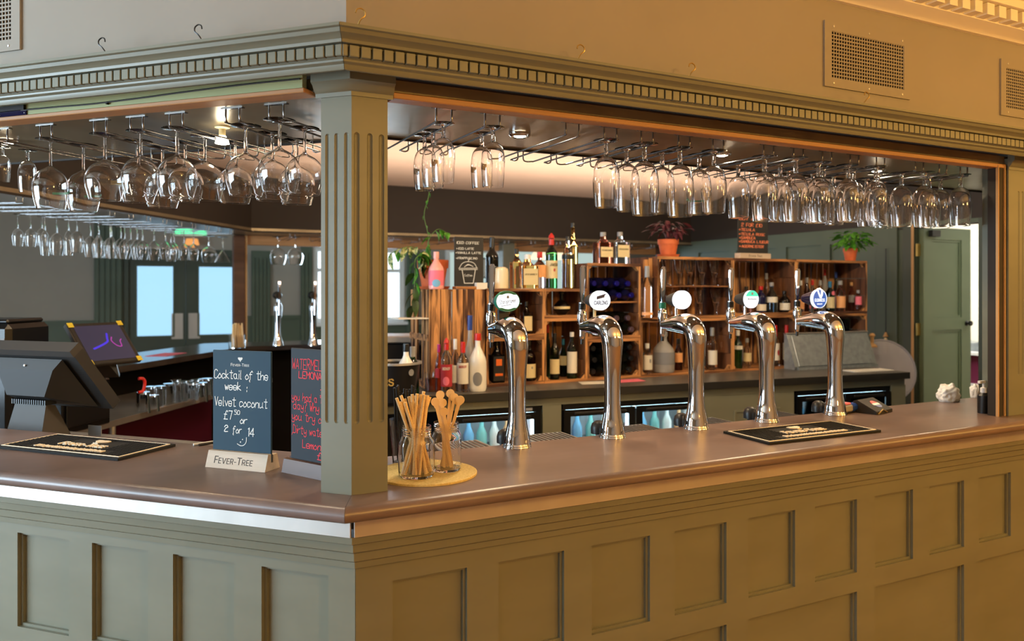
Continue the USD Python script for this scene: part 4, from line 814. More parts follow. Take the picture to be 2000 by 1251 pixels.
ux = (TR - TL + BR - BL)/2; W_ = np.linalg.norm(ux); ux /= W_; uz = (TL - BL + TR - BR)/2; uz -= ux*(uz @ ux); H_ = np.linalg.norm(uz); uz /= H_; un = np.cross(ux, uz)
def onscreen(m_):
    v = np.array(m_.vertices); q = T(np.outer(v[:, 0], ux) + np.outer(v[:, 1], uz) + np.outer(v[:, 2], un), np.array(m_.faces), process=False); return q
part(t, 'housing', onscreen(bev(-W_/2, W_/2, -H_/2, H_/2, -.022, 0, .004)), 'charcoal_plastic', label='black case with pale left edge'); part(t, 'edge', onscreen(bx(-W_/2 - .006, -W_/2 - .0004, -H_/2, H_/2, -.022, -.001)), 'mid_plastic')
part(t, 'display', onscreen(bx(-W_/2 + .022, W_/2 - .022, -H_/2 + .02, H_/2 - .02, .0003, .0012)), 'screen_glow')
def squig(pts, w): return onscreen(ext(LineString(smoothpath(np.array(pts), 6)).buffer(w), .0006, .0014))
part(t, 'blue_line', squig([(-.075, -.035), (-.03, -.018), (.01, .002), (.018, .022), (.028, .05)], .005), 'screen_blue'); part(t, 'pink_line', squig([(.044, .028), (.034, .005), (.05, -.025), (.072, -.03), (.078, .0), (.088, .012)], .0028), 'screen_pink')
for sx, sz in ((-1, -1), (-1, 1), (1, -1), (1, 1)): part(t, 'tape', onscreen(bx(sx*W_/2 - .014 - sx*.012, sx*W_/2 + .014 - sx*.012, sz*H_/2 - .014 - sz*.012, sz*H_/2 + .014 - sz*.012, .0015, .003)), 'sticky_yellow', label='yellow tape on a corner')
part(t, 'stand', hull([tuple(un*-.03 + ux*a + uz*b) for a in (-.04, .04) for b in (-.04, .02)] + [(a, b, -.175) for a in (-.06, .06) for b in (.02, .16)]), 'black_plastic')
p3 = np.array((-0.4732, 2.7144, 1.155))
t = thing('paper_roll', 'small white paper roll on the black box', 'paper roll', (BX[0] - .022, BX[1] + .075, 1.1557)); part(t, 'roll', lathe([(.012, 0), (.026, 0), (.026, .045), (.012, .045), (.012, 0)], 20), 'label_cream', 40); part(t, 'core', lathe([(.009, .002), (.0115, .002), (.0115, .043), (.009, .043), (.009, .002)], 16), 'cap_cork', 40)
t = thing('red_clip', 'bright red plastic handle at the right side of the black box', 'handle', (-0.4452, 2.4687, 1.1104), 40)
part(t, 'loop', tube(smoothpath([(-.01, 0, .035), (.012, -.004, .032), (.022, -.006, .012), (.012, -.006, -.028), (-.012, -.002, -.034)], 4), .008, 8), 'plastic_red', 50)
t = thing('dark_equipment', 'dark bar equipment with pale lettering at the left edge behind the till', 'machine', (-0.9689, 2.1029, .9685), -28)
part(t, 'case', bev(-.16, .07, -.08, .2, 0, .48, .02), 'fridge_black'); part(t, 'hood', bev(-.16, .05, -.06, .18, .4805, .50, .008), 'black_plastic'); part(t, 'sticker', bx(-.05, -.03, -.0825, -.0802, .37, .42), 'label_cream'); part(t, 'badge', bx(-.01, .05, -.0825, -.0802, .405, .42), 'label_grey'); part(t, 'knob', lathe([(0, 0), (.016, 0), (.014, .02), (0, .02)], 16).apply_transform(trimesh.transformations.rotation_matrix(math.pi/2, [1, 0, 0])).apply_translation([.03, -.0802, .34]), 'cap_cork', 40)
# stirrers in a glass and two more fonts on the far counters
t = thing('tumbler', 'clear glass full of wooden stirrers on the far counter behind the blue chalkboard', 'glass', (0.3012, 4.9581, 1.1005)); part(t, 'glass', lathe([(0, 0), (.066, 0), (.072, .11), (.070, .11), (.064, .004), (0, .004)], 24), 'clear_glass', 40)
for k in range(14):
    a = k*2.39; rr_ = .052*math.sqrt((k + .5)/14); single('wooden_stirrer', rot(bx(-.006, .006, -.0015, .0015, 0, .195 + .01*math.sin(k*2.1)), [0, 0, 1], 40*k).apply_transform(trimesh.transformations.rotation_matrix(.06, [math.sin(a), -math.cos(a), 0])), 'birch', 'wooden stirrer in the glass on the far counter', 'stirrer', (0.3012 + rr_*math.cos(a), 4.9581 + rr_*math.sin(a), 1.1055), 0, 'stirrers in the glass on the far counter')
def far_font(label, x, y):
    t = thing('beer_font', label, 'beer tap', (x, y, 1.1005), 180)
    part(t, 'column', lathe([(0, 0), (.046, 0), (.046, .01), (.040, .03), (.030, .075), (.026, .14), (.028, .24), (.034, .30), (.036, .34), (.028, .37), (.0, .385)], 24), 'chrome', 50)
    part(t, 'tap_body', tube([(0, .07, .27), (0, .07, .40)], .012, 12), 'chrome', 40); part(t, 'spout_arm', tube([(0, .0, .355), (0, .07, .35)], .014, 12), 'chrome', 40)
    part(t, 'badge_housing', hull([(.042*math.cos(a), -.03, .44 + .036*math.sin(a)) for a in np.linspace(0, 6.28, 20)] + [(.03*math.cos(a), .0, .44 + .026*math.sin(a)) for a in np.linspace(0, 6.28, 14)]), 'cap_black', 40)
    part(t, 'stalk', tube([(0, -.01, .38), (0, -.01, .41)], .008, 8), 'chrome', 40); part(t, 'handle', hull([(a, .07 + b, .40) for a in (-.006, .006) for b in (-.006, .006)] + [(a, .07 + b, .56) for a in (-.010, .010) for b in (-.008, .008)]), 'chrome')
far_font('chrome beer font with dark badge on the far counter, before the grey panel', 0.6489, 5.0422); far_font('chrome beer font with dark badge on the far counter, beside the corner post', 0.925, 4.9057)
single('beer_mat', ext(Polygon([(-.14, -.09), (.16, -.07), (.12, .09), (-.16, .07)]), .002), 'label_pink', 'bright pink leaflet lying on the far left counter beside the second screen', 'leaflet', (-0.256, 4.5116, 1.1004), 56)
# ------------------------------------------------------------------ back counter with glass fronted fridges
BRZ = -6.18; BCA = math.radians(BRZ)
def Bp(x, y, z=0.0): return (.97 + x*math.cos(BCA) - y*math.sin(BCA), 1.865 + x*math.sin(BCA) + y*math.cos(BCA), z)
single('back_countertop', ext(Polygon([(-.62, -.01), (3.15, -.01), (3.15, .52), (2.0, .75), (-.62, .75)]), .042, 1.008), 'slate_top', 'dark grey slate back counter carrying the wooden crates', 'counter', (.97, 1.865, 0), BRZ)
BC = thing('back_bar_unit', 'olive green cabinet under the slate back counter, housing the bottle fridges', 'cabinet', (.97, 1.865, 0), BRZ)
part(BC, 'front_edge', bx(-.62, 3.15, -.014, -.0102, 1.008, 1.049), 'slate_edge'); part(BC, 'fascia', bx(-.60, 3.13, .012, .03, .965, 1.0075), 'sage_paint')
for x0, x1 in ((.55, .66), (1.58, 1.675), (3.02, 3.14)): part(BC, 'pillar', bx(x0, x1, .014, .06, 0, .9648), 'sage_paint')
cd = part(BC, 'cupboard_door', bx(1.676, 2.235, .016, .035, .05, .9648), 'sage_paint')
part(cd, 'door_moulding', cat(wallpoly(sbox(1.79, .15, 1.95, .87).difference(sbox(1.802, .162, 1.938, .858)), .010, .0161), wallpoly(sbox(1.985, .15, 2.13, .87).difference(sbox(1.997, .162, 2.118, .858)), .010, .0161)), 'sage_paint')
part(BC, 'carcass', bx(-.60, 3.13, .50, .52, 0, 1.0), 'black_plastic'); part(BC, 'end_panel', bx(3.115, 3.14, .06, .50, 0, 1.0), 'sage_paint')
def fridge(label, x0, x1, doors, glow):
    t = thing('bottle_fridge', label, 'fridge', (.97, 1.865, 0), BRZ); y0 = .03
    part(t, 'body', cat(bx(x0, x1, .46, .48, .02, .962), bx(x0, x0 + .025, y0, .46, .02, .962), bx(x1 - .025, x1, y0, .46, .02, .962), bx(x0, x1, y0, .46, .93, .962), bx(x0, x1, y0, .46, .02, .05)), 'fridge_black')
    part(t, 'shelf', bx(x0 + .026, x1 - .026, .06, .455, .69, .696), 'steel_wire'); part(t, 'shelf', bx(x0 + .026, x1 - .026, .06, .455, .38, .386), 'steel_wire')
    part(t, 'liner', cat(bx(x0 + .0255, x1 - .0255, .452, .4595, .051, .929), bx(x0 + .0255, x0 + .03, .05, .452, .051, .929), bx(x1 - .03, x1 - .0255, .05, .452, .051, .929)), 'cap_white', label='white inner lining'); part(t, 'light_strip', bx(x0 + .03, x1 - .03, .05, .065, .915, .9295), 'fridge_led', label='bluish strip light'); w = (x1 - x0)/doors
    part(t, 'canopy', bx(x0, x1, y0 - .012, y0 - .0005, .935, .962), 'fridge_black')
    for k in range(doors):
        a, b = x0 + w*k + .004, x0 + w*(k+1) - .004
        d = part(t, 'door', wallpoly(sbox(a, .06, b, .93).difference(sbox(a + .04, .11, b - .04, .895)), y0 - .022, y0 - .002), 'fridge_black')
        part(d, 'pane', bx(a + .0405, b - .0405, y0 - .014, y0 - .011, .1105, .8945), 'door_pane'); part(d, 'lamp_edge', bx(b - .052, b - .0402, y0 - .010, y0 - .004, .12, .89), 'fridge_led')
        part(d, 'handle', bev(a + .06, b - .06, y0 - .034, y0 - .0225, .903, .918, .003), 'black_plastic')
    part(t, 'badge', bx(x1 - .17, x1 - .05, y0 - .0145, y0 - .0122, .940, .955), 'cap_grey' if glow else 'fridge_black')
    for sh in (.6965,):
        n = int((x1 - x0)/.085)
        for k in range(n):
            x = x0 + .07 + (x1 - x0 - .14)*k/(n - 1)
            px, py, _ = Bp(x, .16)
            key = 'can_' + ['a', 'b', 'c', 'd', 'e'][k % 5]
            if key not in CAN: CAN[key] = small_bottle(k % 5, (px, py, sh))
            else: dup(CAN[key], 'mixer_bottle', CANL[k % 5], (px, py, sh), 0, 1.0, CANL[k % 5])
CAN = {}; CANC = [('label_pink', 'cap_white'), ('label_blue', 'cap_blue'), ('label_teal', 'cap_grey'), ('label_white', 'cap_red'), ('label_peach', 'cap_black')]
CANL = [f'small {c} mixer bottle lit blue behind the fridge glass' for c in ('pink', 'blue', 'green', 'white', 'peach')]
def small_bottle(k, p):
    t = thing('mixer_bottle', CANL[k], 'bottle', p, 0, CANL[k]); part(t, 'body', lathe([(0, 0), (.028, 0), (.029, .01), (.029, .11), (.012, .15), (.011, .178), (0, .178)], 14), CANC[k][0], 40); part(t, 'cap', lathe([(0, .1782), (.0135, .1782), (.0135, .188), (0, .188)], 12), CANC[k][1], 40); return t
fridge('black glass fronted fridge with bluish light under the left of the back counter', .03, .54, 1, 1)
fridge('black two door glass fridge under the middle of the back counter', .67, 1.57, 2, 0)
fridge('black two door glass fridge under the right end of the back counter', 2.25, 3.01, 2, 0)

# ------------------------------------------------------------------ wooden crates stacked as shelves
CY = 2.05; CDEP = .29
def crate(label, x0, x1, z0, z1, ms='crate_dark', back=True, shelf=None, dep=CDEP, y=CY):
    """an apple crate on its side, mouth towards the counter: side slats, back slats, corner posts"""
    t = thing('wooden_crate', label, 'crate', (x0, y, z0)); w, h = x1 - x0, z1 - z0; th = .011
    n = 2 if h < .2 else 3
    for s in (0, 1):
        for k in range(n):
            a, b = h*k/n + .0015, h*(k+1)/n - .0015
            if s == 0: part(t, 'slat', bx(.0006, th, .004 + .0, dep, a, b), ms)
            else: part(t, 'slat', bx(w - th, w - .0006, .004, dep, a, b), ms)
    nd = 3
    for k in range(nd):
        a, b = dep*k/nd + .0025, dep*(k+1)/nd - .0025
        part(t, 'slat', bx(th + .0005, w - th - .0005, a, b, .0006, th), 'burnt_wood_h'); part(t, 'slat', bx(th + .0005, w - th - .0005, a, b, h - th, h - .0006), 'burnt_wood_h')
    for s in (0, 1): part(t, 'front_rail', bx(0, w, -.004, .0015, (h - th - .006)*s, (h - th - .006)*s + th + .006), 'burnt_wood_h')
    for s in (0, 1): part(t, 'front_stile', bx((w - th - .001)*s, (w - th - .001)*s + th + .001, -.0035, .0025, th + .0062, h - th - .0062), 'burnt_wood_v')
    if back:
        nb = max(3, int(w/.062))
        for k in range(nb): part(t, 'back_slat', bx(th + (w - 2*th)*k/nb + .004, th + (w - 2*th)*(k+1)/nb - .004, dep - .012, dep - .001, th + .001, h - th - .001), 'burnt_wood_v')
    g = .034
    for sx, sz in ((0, 0), (1, 0), (0, 1), (1, 1)):
        p = [(th + .0005, th + .0005), (th + g, th + .0005), (th + .0005, th + g)]; p = [(w - a if sx else a, h - b if sz else b) for a, b in p]
        part(t, 'corner_post', wallpoly(Polygon(p), .003, .032), 'burnt_wood_v')
    if shelf: part(t, 'shelf', bx(th + .001, w - th - .001, .012, dep - .014, shelf, shelf + .009), 'burnt_wood_h')
    return t
# K1: stood on end with its slatted bottom to the front
t = thing('wooden_crate', 'upright wooden crate at the left, showing its slatted bottom, under the pink bottle', 'crate', (0.9483, CY, 1.0505))
K1W = 0.3289; K1H = .545; n = 5
for k in range(n): part(t, 'slat', bx(K1W*k/n + .003*(k > 0), K1W*(k+1)/n - .003, -.004 + .002*(k % 2), .008 + .002*(k % 2), 0, K1H), 'burnt_wood_v')
for k in range(5):
    a, b = .31*k/5 + .012, .31*(k+1)/5 - .006
    if k in (0, 1, 3, 4): part(t, 'slat', bx(-.0, .011, a, b, .002, K1H - .002), 'burnt_wood_v')
for k in range(3): part(t, 'slat', bx(.012, K1W - .012, .012 + k*.1, .10 + k*.1, K1H - .012, K1H), 'burnt_wood_h')
for z in (.0, .255): part(t, 'cross_rail', bx(-.004, .0, .012, .31, z + .01, z + .045), 'burnt_wood_h')
part(t, 'slat', bx(K1W - .011, K1W, .012, .31, .002, K1H - .013), 'burnt_wood_v')
single('paper_sheet', bx(-.10, .09, -.07, .07, 0, .006), 'white_card', 'white card shelf sticking out at the left of the upright crate', 'card', (0.8904 - .012, CY + .075, 1.4359))
XK = dict(a=1.2867, b=1.654, c=1.9459, d=2.3318, e=2.4604, f=3.0732, g=3.647, h=4.3577)
Z1, Z2, Z3, Z4, Z5 = 1.0505, 1.3215, 1.6, 1.7522, 1.8017
ZB = 1.4193; ZD = 1.426; ZE = 1.2955
gap = .0015
crate('wooden crate second from the left on the counter, holding the black bottle with orange label', XK['a'], XK['b'] - gap, Z1, Z2)
crate('wooden crate in the upper row behind the first beer font, under the square whiskey bottles', XK['a'], XK['b'] - gap, Z2 + gap, Z3)
crate('narrow wooden crate on the counter holding green bottles with white labels', XK['b'], XK['c'] - gap, Z1, ZD)
crate('low wooden crate above the green bottles holding a squat dark bottle', XK['b'], XK['c'] - gap, ZD + gap, Z3)
crate('wooden crate on the counter filled with dark wine bottles lying down', XK['c'], XK['d'] - gap, Z1, ZE)
crate('tall wooden crate of blue capped and dark wine bottles lying on two levels', XK['c'], XK['d'] - gap, ZE + gap, Z4, shelf=1.5223 - ZE - .012)
crate('wooden crate on the counter behind the third beer font, holding spirit bottles', XK['d'], XK['f'] - gap, Z1, ZB - .012)
crate('wooden crate of empty footed glasses on two levels behind the third beer font', XK['e'], XK['f'] - gap, ZB - .010, Z5, shelf=0.2004)
crate('wooden crate on the counter holding green and red capped bottles behind the fourth font', XK['f'], XK['g'] - gap, Z1, ZB - .002)
crate('wooden crate in the upper row under the chalkboard with orange writing', XK['f'], XK['g'] - gap, ZB, Z5)
crate('wooden crate on the counter behind the steel ice bin at the right end', XK['g'], XK['h'] - gap, Z1, ZB - .002)
crate('wooden crate at the right end of the upper row under the green pot plant', XK['g'], XK['h'] - gap, ZB, Z5)
t = thing('plank_block', 'upright pale planks beside the tall orange topped bottle', 'planks', (XK['d'], CY, ZB - .010)); wpl = XK['e'] - XK['d'] - gap
part(t, 'plank', bx(wpl*.55, wpl*.76, .05, .07, .009, Z5 - ZB - .01), 'burnt_wood_v'); part(t, 'plank', bx(wpl*.78, wpl - .001, .05, .068, .009, Z5 - ZB), 'burnt_wood_v'); part(t, 'plank', bx(0, wpl*.5, .10, .12, .009, Z4 - ZB + .012), 'burnt_wood_v'); part(t, 'plank', bx(0, wpl - .001, -.022, .26, 0, .008), 'burnt_wood_h')

# ------------------------------------------------------------------ bottles
PF = {
 'spirit': [(0, 0), (.93, 0), (1, .02), (1, .58), (.93, .64), (.62, .71), (.38, .76), (.33, .80), (.33, .90), (0, .90)],
 'wine': [(0, 0), (.95, 0), (1, .015), (1, .60), (.92, .66), (.52, .74), (.37, .80), (.36, .93), (0, .93)],
 'slim': [(0, 0), (.95, 0), (1, .015), (1, .52), (.85, .62), (.5, .74), (.36, .82), (.34, .92), (0, .92)],
 'round': [(0, 0), (.9, 0), (1, .04), (1, .50), (.90, .58), (.60, .68), (.34, .76), (.30, .82), (.30, .92), (0, .92)],
 'squat': [(0, 0), (.45, 0), (.6, .04), (.95, .20), (1, .30), (.9, .42), (.5, .56), (.26, .62), (.24, .88), (0, .88)],
 'frost': [(0, 0), (.95, 0), (1, .02), (1, .46), (.95, .52), (.62, .60), (.42, .68), (.38, .76), (.36, .92), (0, .92)],
}
CAPZ = {'spirit': (.86, .44), 'wine': (.80, .42), 'slim': (.84, .42), 'round': (.88, .38), 'squat': (.84, .32), 'frost': (.80, .46), 'square': (.86, .34)}
def sq_body(r, h, ztop=.66):
    a = Polygon([(-r, -r*.78), (r, -r*.78), (r, r*.78), (-r, r*.78)]).buffer(-r*.2).buffer(r*.2, quad_segs=3)
    b = ext(a, h*ztop); n = lathe([(0, h*ztop*.99), (r*.8, h*ztop*1.0), (r*.62, h*(ztop + .05)), (r*.36, h*(ztop + .12)), (r*.32, h*.90), (0, h*.90)], 18); return cat(b, n)
def bottle(label, x, y, z, h, r, kind='spirit', body='clear_glass', cap='cap_black', lab=None, lz=(.16, .48), lettering=None, ink='label_black', patch=None, captop=1.0, rz=0, group=None, cz=None, liquid=None):
    t = thing('bottle', label, 'bottle', (x, y, z + .0006), rz, group)
    if kind == 'square': part(t, 'glass', sq_body(r, h), body, 30)
    else: part(t, 'glass', lathe([(a*r, b*h) for a, b in PF[kind]], 22), body, 45)
    c0, cr = CAPZ[kind]; c0 = cz or c0
    if cap == 'pourer_red': part(t, 'cap', lathe([(r*cr, h*c0), (r*cr, h*.89), (r*.2, h*.895), (r*.5, h*.905), (r*.42, h*.95), (r*.1, h*1.0), (0, h)], 14), 'cap_red', 40)
    elif cap: part(t, 'cap', lathe([(r*cr*.96, h*c0), (r*cr, h*(c0 + .005)), (r*cr, h*(captop - .01)), (r*cr*.9, h*captop), (0, h*captop)], 16), cap, 40)
    if lab:
        z0, z1 = lz
        if kind == 'square':
            part(t, 'label', bx(-r*.82, r*.82, -r*.78 - .0012, -r*.78 - .0002, h*z0, h*z1), lab)
            if lettering:
                g = text(lettering, 1, .0006, True); b_ = g.bounds; g.apply_scale([r*1.4/(b_[1][0] - b_[0][0]), h*.045, 1]); part(t, 'lettering', up(g, 0, -r*.78 - .0013, h*(z0*.4 + z1*.6)), ink)
        else:
            part(t, 'label', lathe([(r*1.006, h*z0), (r*1.02, h*z0), (r*1.02, h*z1), (r*1.006, h*z1)], 16, math.radians(175), math.radians(365)), lab, 40)
            if patch:
                pm, w_, q0, q1 = patch; q = Polygon([(w_*r*math.cos(a), (q0 + q1)/2*h + (q1 - q0)/2*h*math.sin(a)) for a in np.linspace(0, 6.28, 25)[:-1]]); b0 = q.bounds; q = cat(*[ext(q.intersection(sbox(b0[0] + (b0[2] - b0[0])*k/8, -9, b0[0] + (b0[2] - b0[0])*(k+1)/8, 9)), .0006) for k in range(8)]); part(t, 'emblem', bend(q, r*1.022), pm)
            if lettering:
                g = text(lettering, 1, .0006, True); b_ = g.bounds; g.apply_scale([r*1.5/(b_[1][0] - b_[0][0]), h*.05, 1]); part(t, 'lettering', bend(mv(g, 0, h*(z1 - .10), 0), r*1.023), ink)
    return t
# along the front of the upright crate
YF = 1.99
bottle('red bottle with magenta cap at the left of the row before the upright crate', 0.9774, 1.98, 1.0505, 0.2529, 0.0204, 'slim', 'red_glass', 'cap_magenta', 'label_red', (.30, .50), rz=-25)
bottle('clear vodka bottle with raspberry coloured base, red pourer and dark red label', 1.0035, 1.935, 1.0505, 0.2889, 0.0297, 'spirit', 'clear_glass', 'pourer_red', 'label_red', (.12, .52), 'SMIRNOFF', 'label_white', ('label_pink', .6, .14, .30), cz=.78, rz=-25)
bottle('clear bottle with long white cap among the vodka bottles', 1.0731, 1.985, 1.0505, 0.2779, 0.0234, 'spirit', 'clear_glass', 'cap_white', 'label_white', (.16, .50), cz=.80, rz=-25)
bottle('clear vodka bottle with red cap and white label', 1.0989, 1.94, 1.0505, 0.265, 0.03, 'spirit', 'clear_glass', 'cap_red', 'label_white', (.16, .58), 'SMIRNOFF', 'label_red', None, cz=.78, rz=-25)
bottle('tall frosted vodka bottle with royal blue cap', 1.1704, 2.01, 1.0505, 0.4025, 0.0307, 'frost', 'frosted_glass', 'cap_blue', None, rz=-25)
bottle('opaque white rum bottle with red cap and grey oval', 1.181, 1.93, 1.0505, 0.308, 0.0468, 'round', 'opaque_white', 'cap_red', 'opaque_white', (.05, .44), None, 'label_grey', ('label_grey', .55, .10, .34), rz=-25)
t = thing('tumbler', 'short glass of red drink and ice at the left end of the vodka bottles', 'glass', (0.9471, 2.0228, 1.0508)); part(t, 'glass', lathe([(0, 0), (.028, 0), (.034, .10), (.0325, .10), (.027, .008), (0, .008)], 24), 'clear_glass', 40); part(t, 'drink', lathe([(0, .0085), (.0265, .0085), (.0305, .07), (0, .07)], 20), 'red_glass', 40)
# in the crates, left to right
bottle('black herbal liqueur bottle with orange emblem in the lower left crate', 1.3873, 2.13, 1.063, 0.2404, 0.0396, 'square', 'black_glass', 'cap_black', 'label_black', (.06, .62), None, 'label_orange', None)
x, y, z, h, r = (1.3873, 2.13, 1.063, 0.2404, 0.0396); q = ext(unary_union([sbox(-.018, .098, .018, .135), sbox(-.024, .04, .024, .054)]), .001); single('bottle_emblem', up(q, 0, 0, 0), 'label_orange', 'orange printed emblem on the black liqueur bottle', 'label', (x, y - r*.78 - .0016, z))
bottle('whisky bottle with cream label in the lower crate behind the first font', 1.5903, 2.12, 1.063, 0.2359, 0.0403, 'spirit', 'brown_glass', 'cap_black', 'label_cream', (.08, .42), None, 'label_black', ('label_grey', .12, .3, .36))
bottle('square whisky bottle with cream label in the crate behind the first font', 1.5787, 2.13, Z2 + .013, 0.1883, 0.0314, 'square', 'brown_glass', 'cap_black', 'label_cream', (.1, .55))
bottle('small brown bottle with pale label beside the square whisky in the same crate', 1.5002, 2.16, Z2 + .013, .16, .026, 'spirit', 'brown_glass', 'cap_cork', 'label_peach', (.3, .55))
bottle('squat round dark bottle with banded label in the low crate', 1.8164, 2.13, ZD + .013, .150, .05, 'squat', 'black_glass', 'cap_black', 'label_cream', (.26, .36))
bottle('green bottle with cream label in the narrow crate, left of two', 1.7616, 2.12, 1.063, 0.2703, 0.0289, 'wine', 'dark_green_glass', 'foil_black', 'label_cream', (.12, .44))
bottle('green bottle with white label and white cap in the narrow crate, right of two', 1.8755, 2.11, 1.063, 0.2758, 0.0306, 'wine', 'green_glass', 'cap_white', 'label_white', (.12, .58), cz=.9)
bottle('half hidden pale labelled bottle between the two green bottles', 1.8792, 2.22, 1.063, 0.2286, 0.0235, 'slim', 'dark_green_glass', 'cap_teal', 'label_cream', (.3, .55))
bottle('slim bottle with red cap at the left side of the narrow crate', 1.783, 2.24, 1.063, 0.3178, 0.0171, 'slim', 'dark_green_glass', 'cap_red', None)
# wine bottles lying with their necks to the front
def wine_lying(label, x, y, z, foil, group):
    t = thing('wine_bottle', label, 'wine bottle', (x, y, z), 0, group); r = .0375; L = .245
    b = lathe([(0, 0), (r*.95, 0), (r, .006), (r, .155), (r*.85, .175), (r*.45, .198), (.0145, .208), (.0142, .212), (0, .212)], 20); b = rot(b, [1, 0, 0], 90); b.apply_translation([0, L - .012, 0])
    part(t, 'glass', b, 'navy_glass' if foil == 'foil_blue' else 'wine_bottle', 40); f = lathe([(.0146, 0), (.0152, .002), (.0152, .024), (.0172, .0245), (.0172, .033), (.0150, .036), (0, .0365)], 18); f = rot(f, [1, 0, 0], 90); f.apply_translation([0, L - .208, 0]); part(t, 'foil', f, foil, 40); return t
WB = {}
def put_wine(foil, label, x, z, group, y=CY + .012):
    if foil not in WB: WB[foil] = wine_lying(label, x, y, z, foil, group)
    else: dup(WB[foil], 'wine_bottle', label, (x, y, z), 0, 1.0, group)
wx0, wx1 = XK['c'] + .012, XK['d'] - .014; WW = wx1 - wx0
zs = 1.5223 - .003
for k in range(4): put_wine('foil_blue', f'blue foiled wine bottle, {ORD[k]} from the left in the bottom layer of its crate', wx0 + .040 + (WW - .08)*k/3, zs + .039, None)
for k in range(4): put_wine('foil_blue', f'blue foiled wine bottle, {ORD[k]} from the left in the top layer of its crate', wx0 + .046 + (WW - .08)*k/3.4, zs + .039 + .072, None)
for k in range(4): put_wine('foil_plum', f'plum foiled wine bottle, {ORD[k]} from the left in the bottom layer of the middle level', wx0 + .040 + (WW - .08)*k/3, ZE + .014 + .038, None)
for k in range(4): put_wine('foil_plum', f'plum foiled wine bottle, {ORD[k]} from the left in the top layer of the middle level', wx0 + .046 + (WW - .08)*k/3.4, ZE + .014 + .038 + .071, None)
for j in range(3):
    for k in range(4): put_wine('foil_black', f'black foiled wine bottle, {ORD[k]} from the left in the {["bottom", "middle", "top"][j]} layer of the lowest crate', wx0 + (.040 if j != 1 else .05) + (WW - .09)*k/3.05, Z1 + .0125 + .038 + .069*j, None)
# third column
bottle('tall clear bottle with orange base and grey lettering beside the upright planks', 2.3674, 2.032, ZB - .0005, 0.3188, .036, 'spirit', 'clear_glass', 'cap_grey', 'label_peach', (.05, .11), cz=.78)
bottle('small bottle with white label and white pourer at the left of the third lower crate', 2.4263, 2.11, 1.063, 0.1905, 0.0323, 'spirit', 'clear_glass', 'cap_white', 'label_white', (.14, .62), None, 'label_black', ('label_grey', .2, .36, .50), cz=.84)
bottle('large clear round shouldered bottle in the third lower crate', 2.5771, 2.14, 1.063, 0.26, 0.0691, 'round', 'frosted_glass', 'cap_grey', 'label_grey', (.2, .5))
bottle('dark bottle with pinkish label behind the third font', 2.7443, 2.2, 1.063, 0.206, 0.027, 'slim', 'brown_glass', 'cap_black', 'label_peach', (.25, .55))
bottle('clear whiskey bottle with scrolled label just right of the third font', 2.8698, 2.13, 1.063, 0.2057, 0.0337, 'spirit', 'clear_glass', 'cap_black', 'label_black', (.15, .45))
bottle('tall clear bottle with white label right of the third font', 2.9605, 2.12, 1.063, 0.2783, 0.0322, 'wine', 'clear_glass', 'cap_grey', 'label_white', (.12, .46))
def footed(label, x, y, z, h, r, group):
    t = thing('footed_glass', label, 'glass', (x, y, z), 0, group); part(t, 'foot', lathe([(0, 0), (r*.8, 0), (r*.8, .003), (r*.25, .008), (0, .009)], 20), 'clear_glass', 40)
    part(t, 'bowl', lathe([(0, .0092), (r*.25, .0095), (r*.30, h*.30), (r*.55, h*.45), (r*.75, h*.60), (r, h), (r*.95, h), (r*.70, h*.62), (r*.5, h*.50), (0, h*.46)], 22), 'clear_glass', 40); return t
fg0 = footed('empty footed glass on the upper level of the crate, first from the left', 2.5902, 2.12, 1.6197 + .0005, .17, .036, 'footed glasses on the upper level')
for n_, u in enumerate((2.6964, 2.7681, 2.8826, 2.9779), 1): dup(fg0, 'footed_glass', f'empty footed glass on the upper level of the crate, {ORD[n_]} from the left', (u, 2.12 + .01*math.sin(u*40), 1.6197 + .0005), 0, 1.0, 'footed glasses on the upper level')
for n_, u in enumerate((2.6187, 2.8528, 2.991)): dup(fg0, 'footed_glass', f'empty footed glass on the lower level of the crate, {ORD[n_]} from the left', (u, 2.12, ZB + .0025), 0, 1.0, 'footed glasses on the lower level')
# fourth column
B4 = [('gin bottle with pinkish brown glass at the left of the fourth upper crate', (3.2595, 2.12, 1.4433, 0.1811, 0.0296), 'spirit', 'pink_glass', 'cap_black', None, None), ('dark blue gin bottle with white label beside the green topped badge', (3.4088, 2.14, 1.4408, 0.184, 0.0354), 'spirit', 'navy_glass', 'cap_red', 'label_white', (.08, .32)), ('tall slim necked clear bottle behind the gin bottles', (3.5599, 2.24, 1.4433, 0.2769, 0.0237), 'slim', 'clear_glass', 'cap_grey', None, None),
 ('clear gin bottle with pale label and wide stopper in the fourth upper crate', (3.4884, 2.12, 1.4402, 0.2095, 0.0391), 'round', 'blue_glass', 'cap_grey', 'label_white', (.34, .52)), ('black apothecary gin bottle with white diamond label', (3.6086, 2.12, 1.4386, 0.1506, 0.0394), 'round', 'black_glass', 'cap_black', 'label_white', (.12, .44))]
for lb, (x, y, z, h, r), k, b, c, l, lz in B4: bottle(lb, x, y, ZB + .0125, h, r, k, b, c, l, lz or (0, 0))
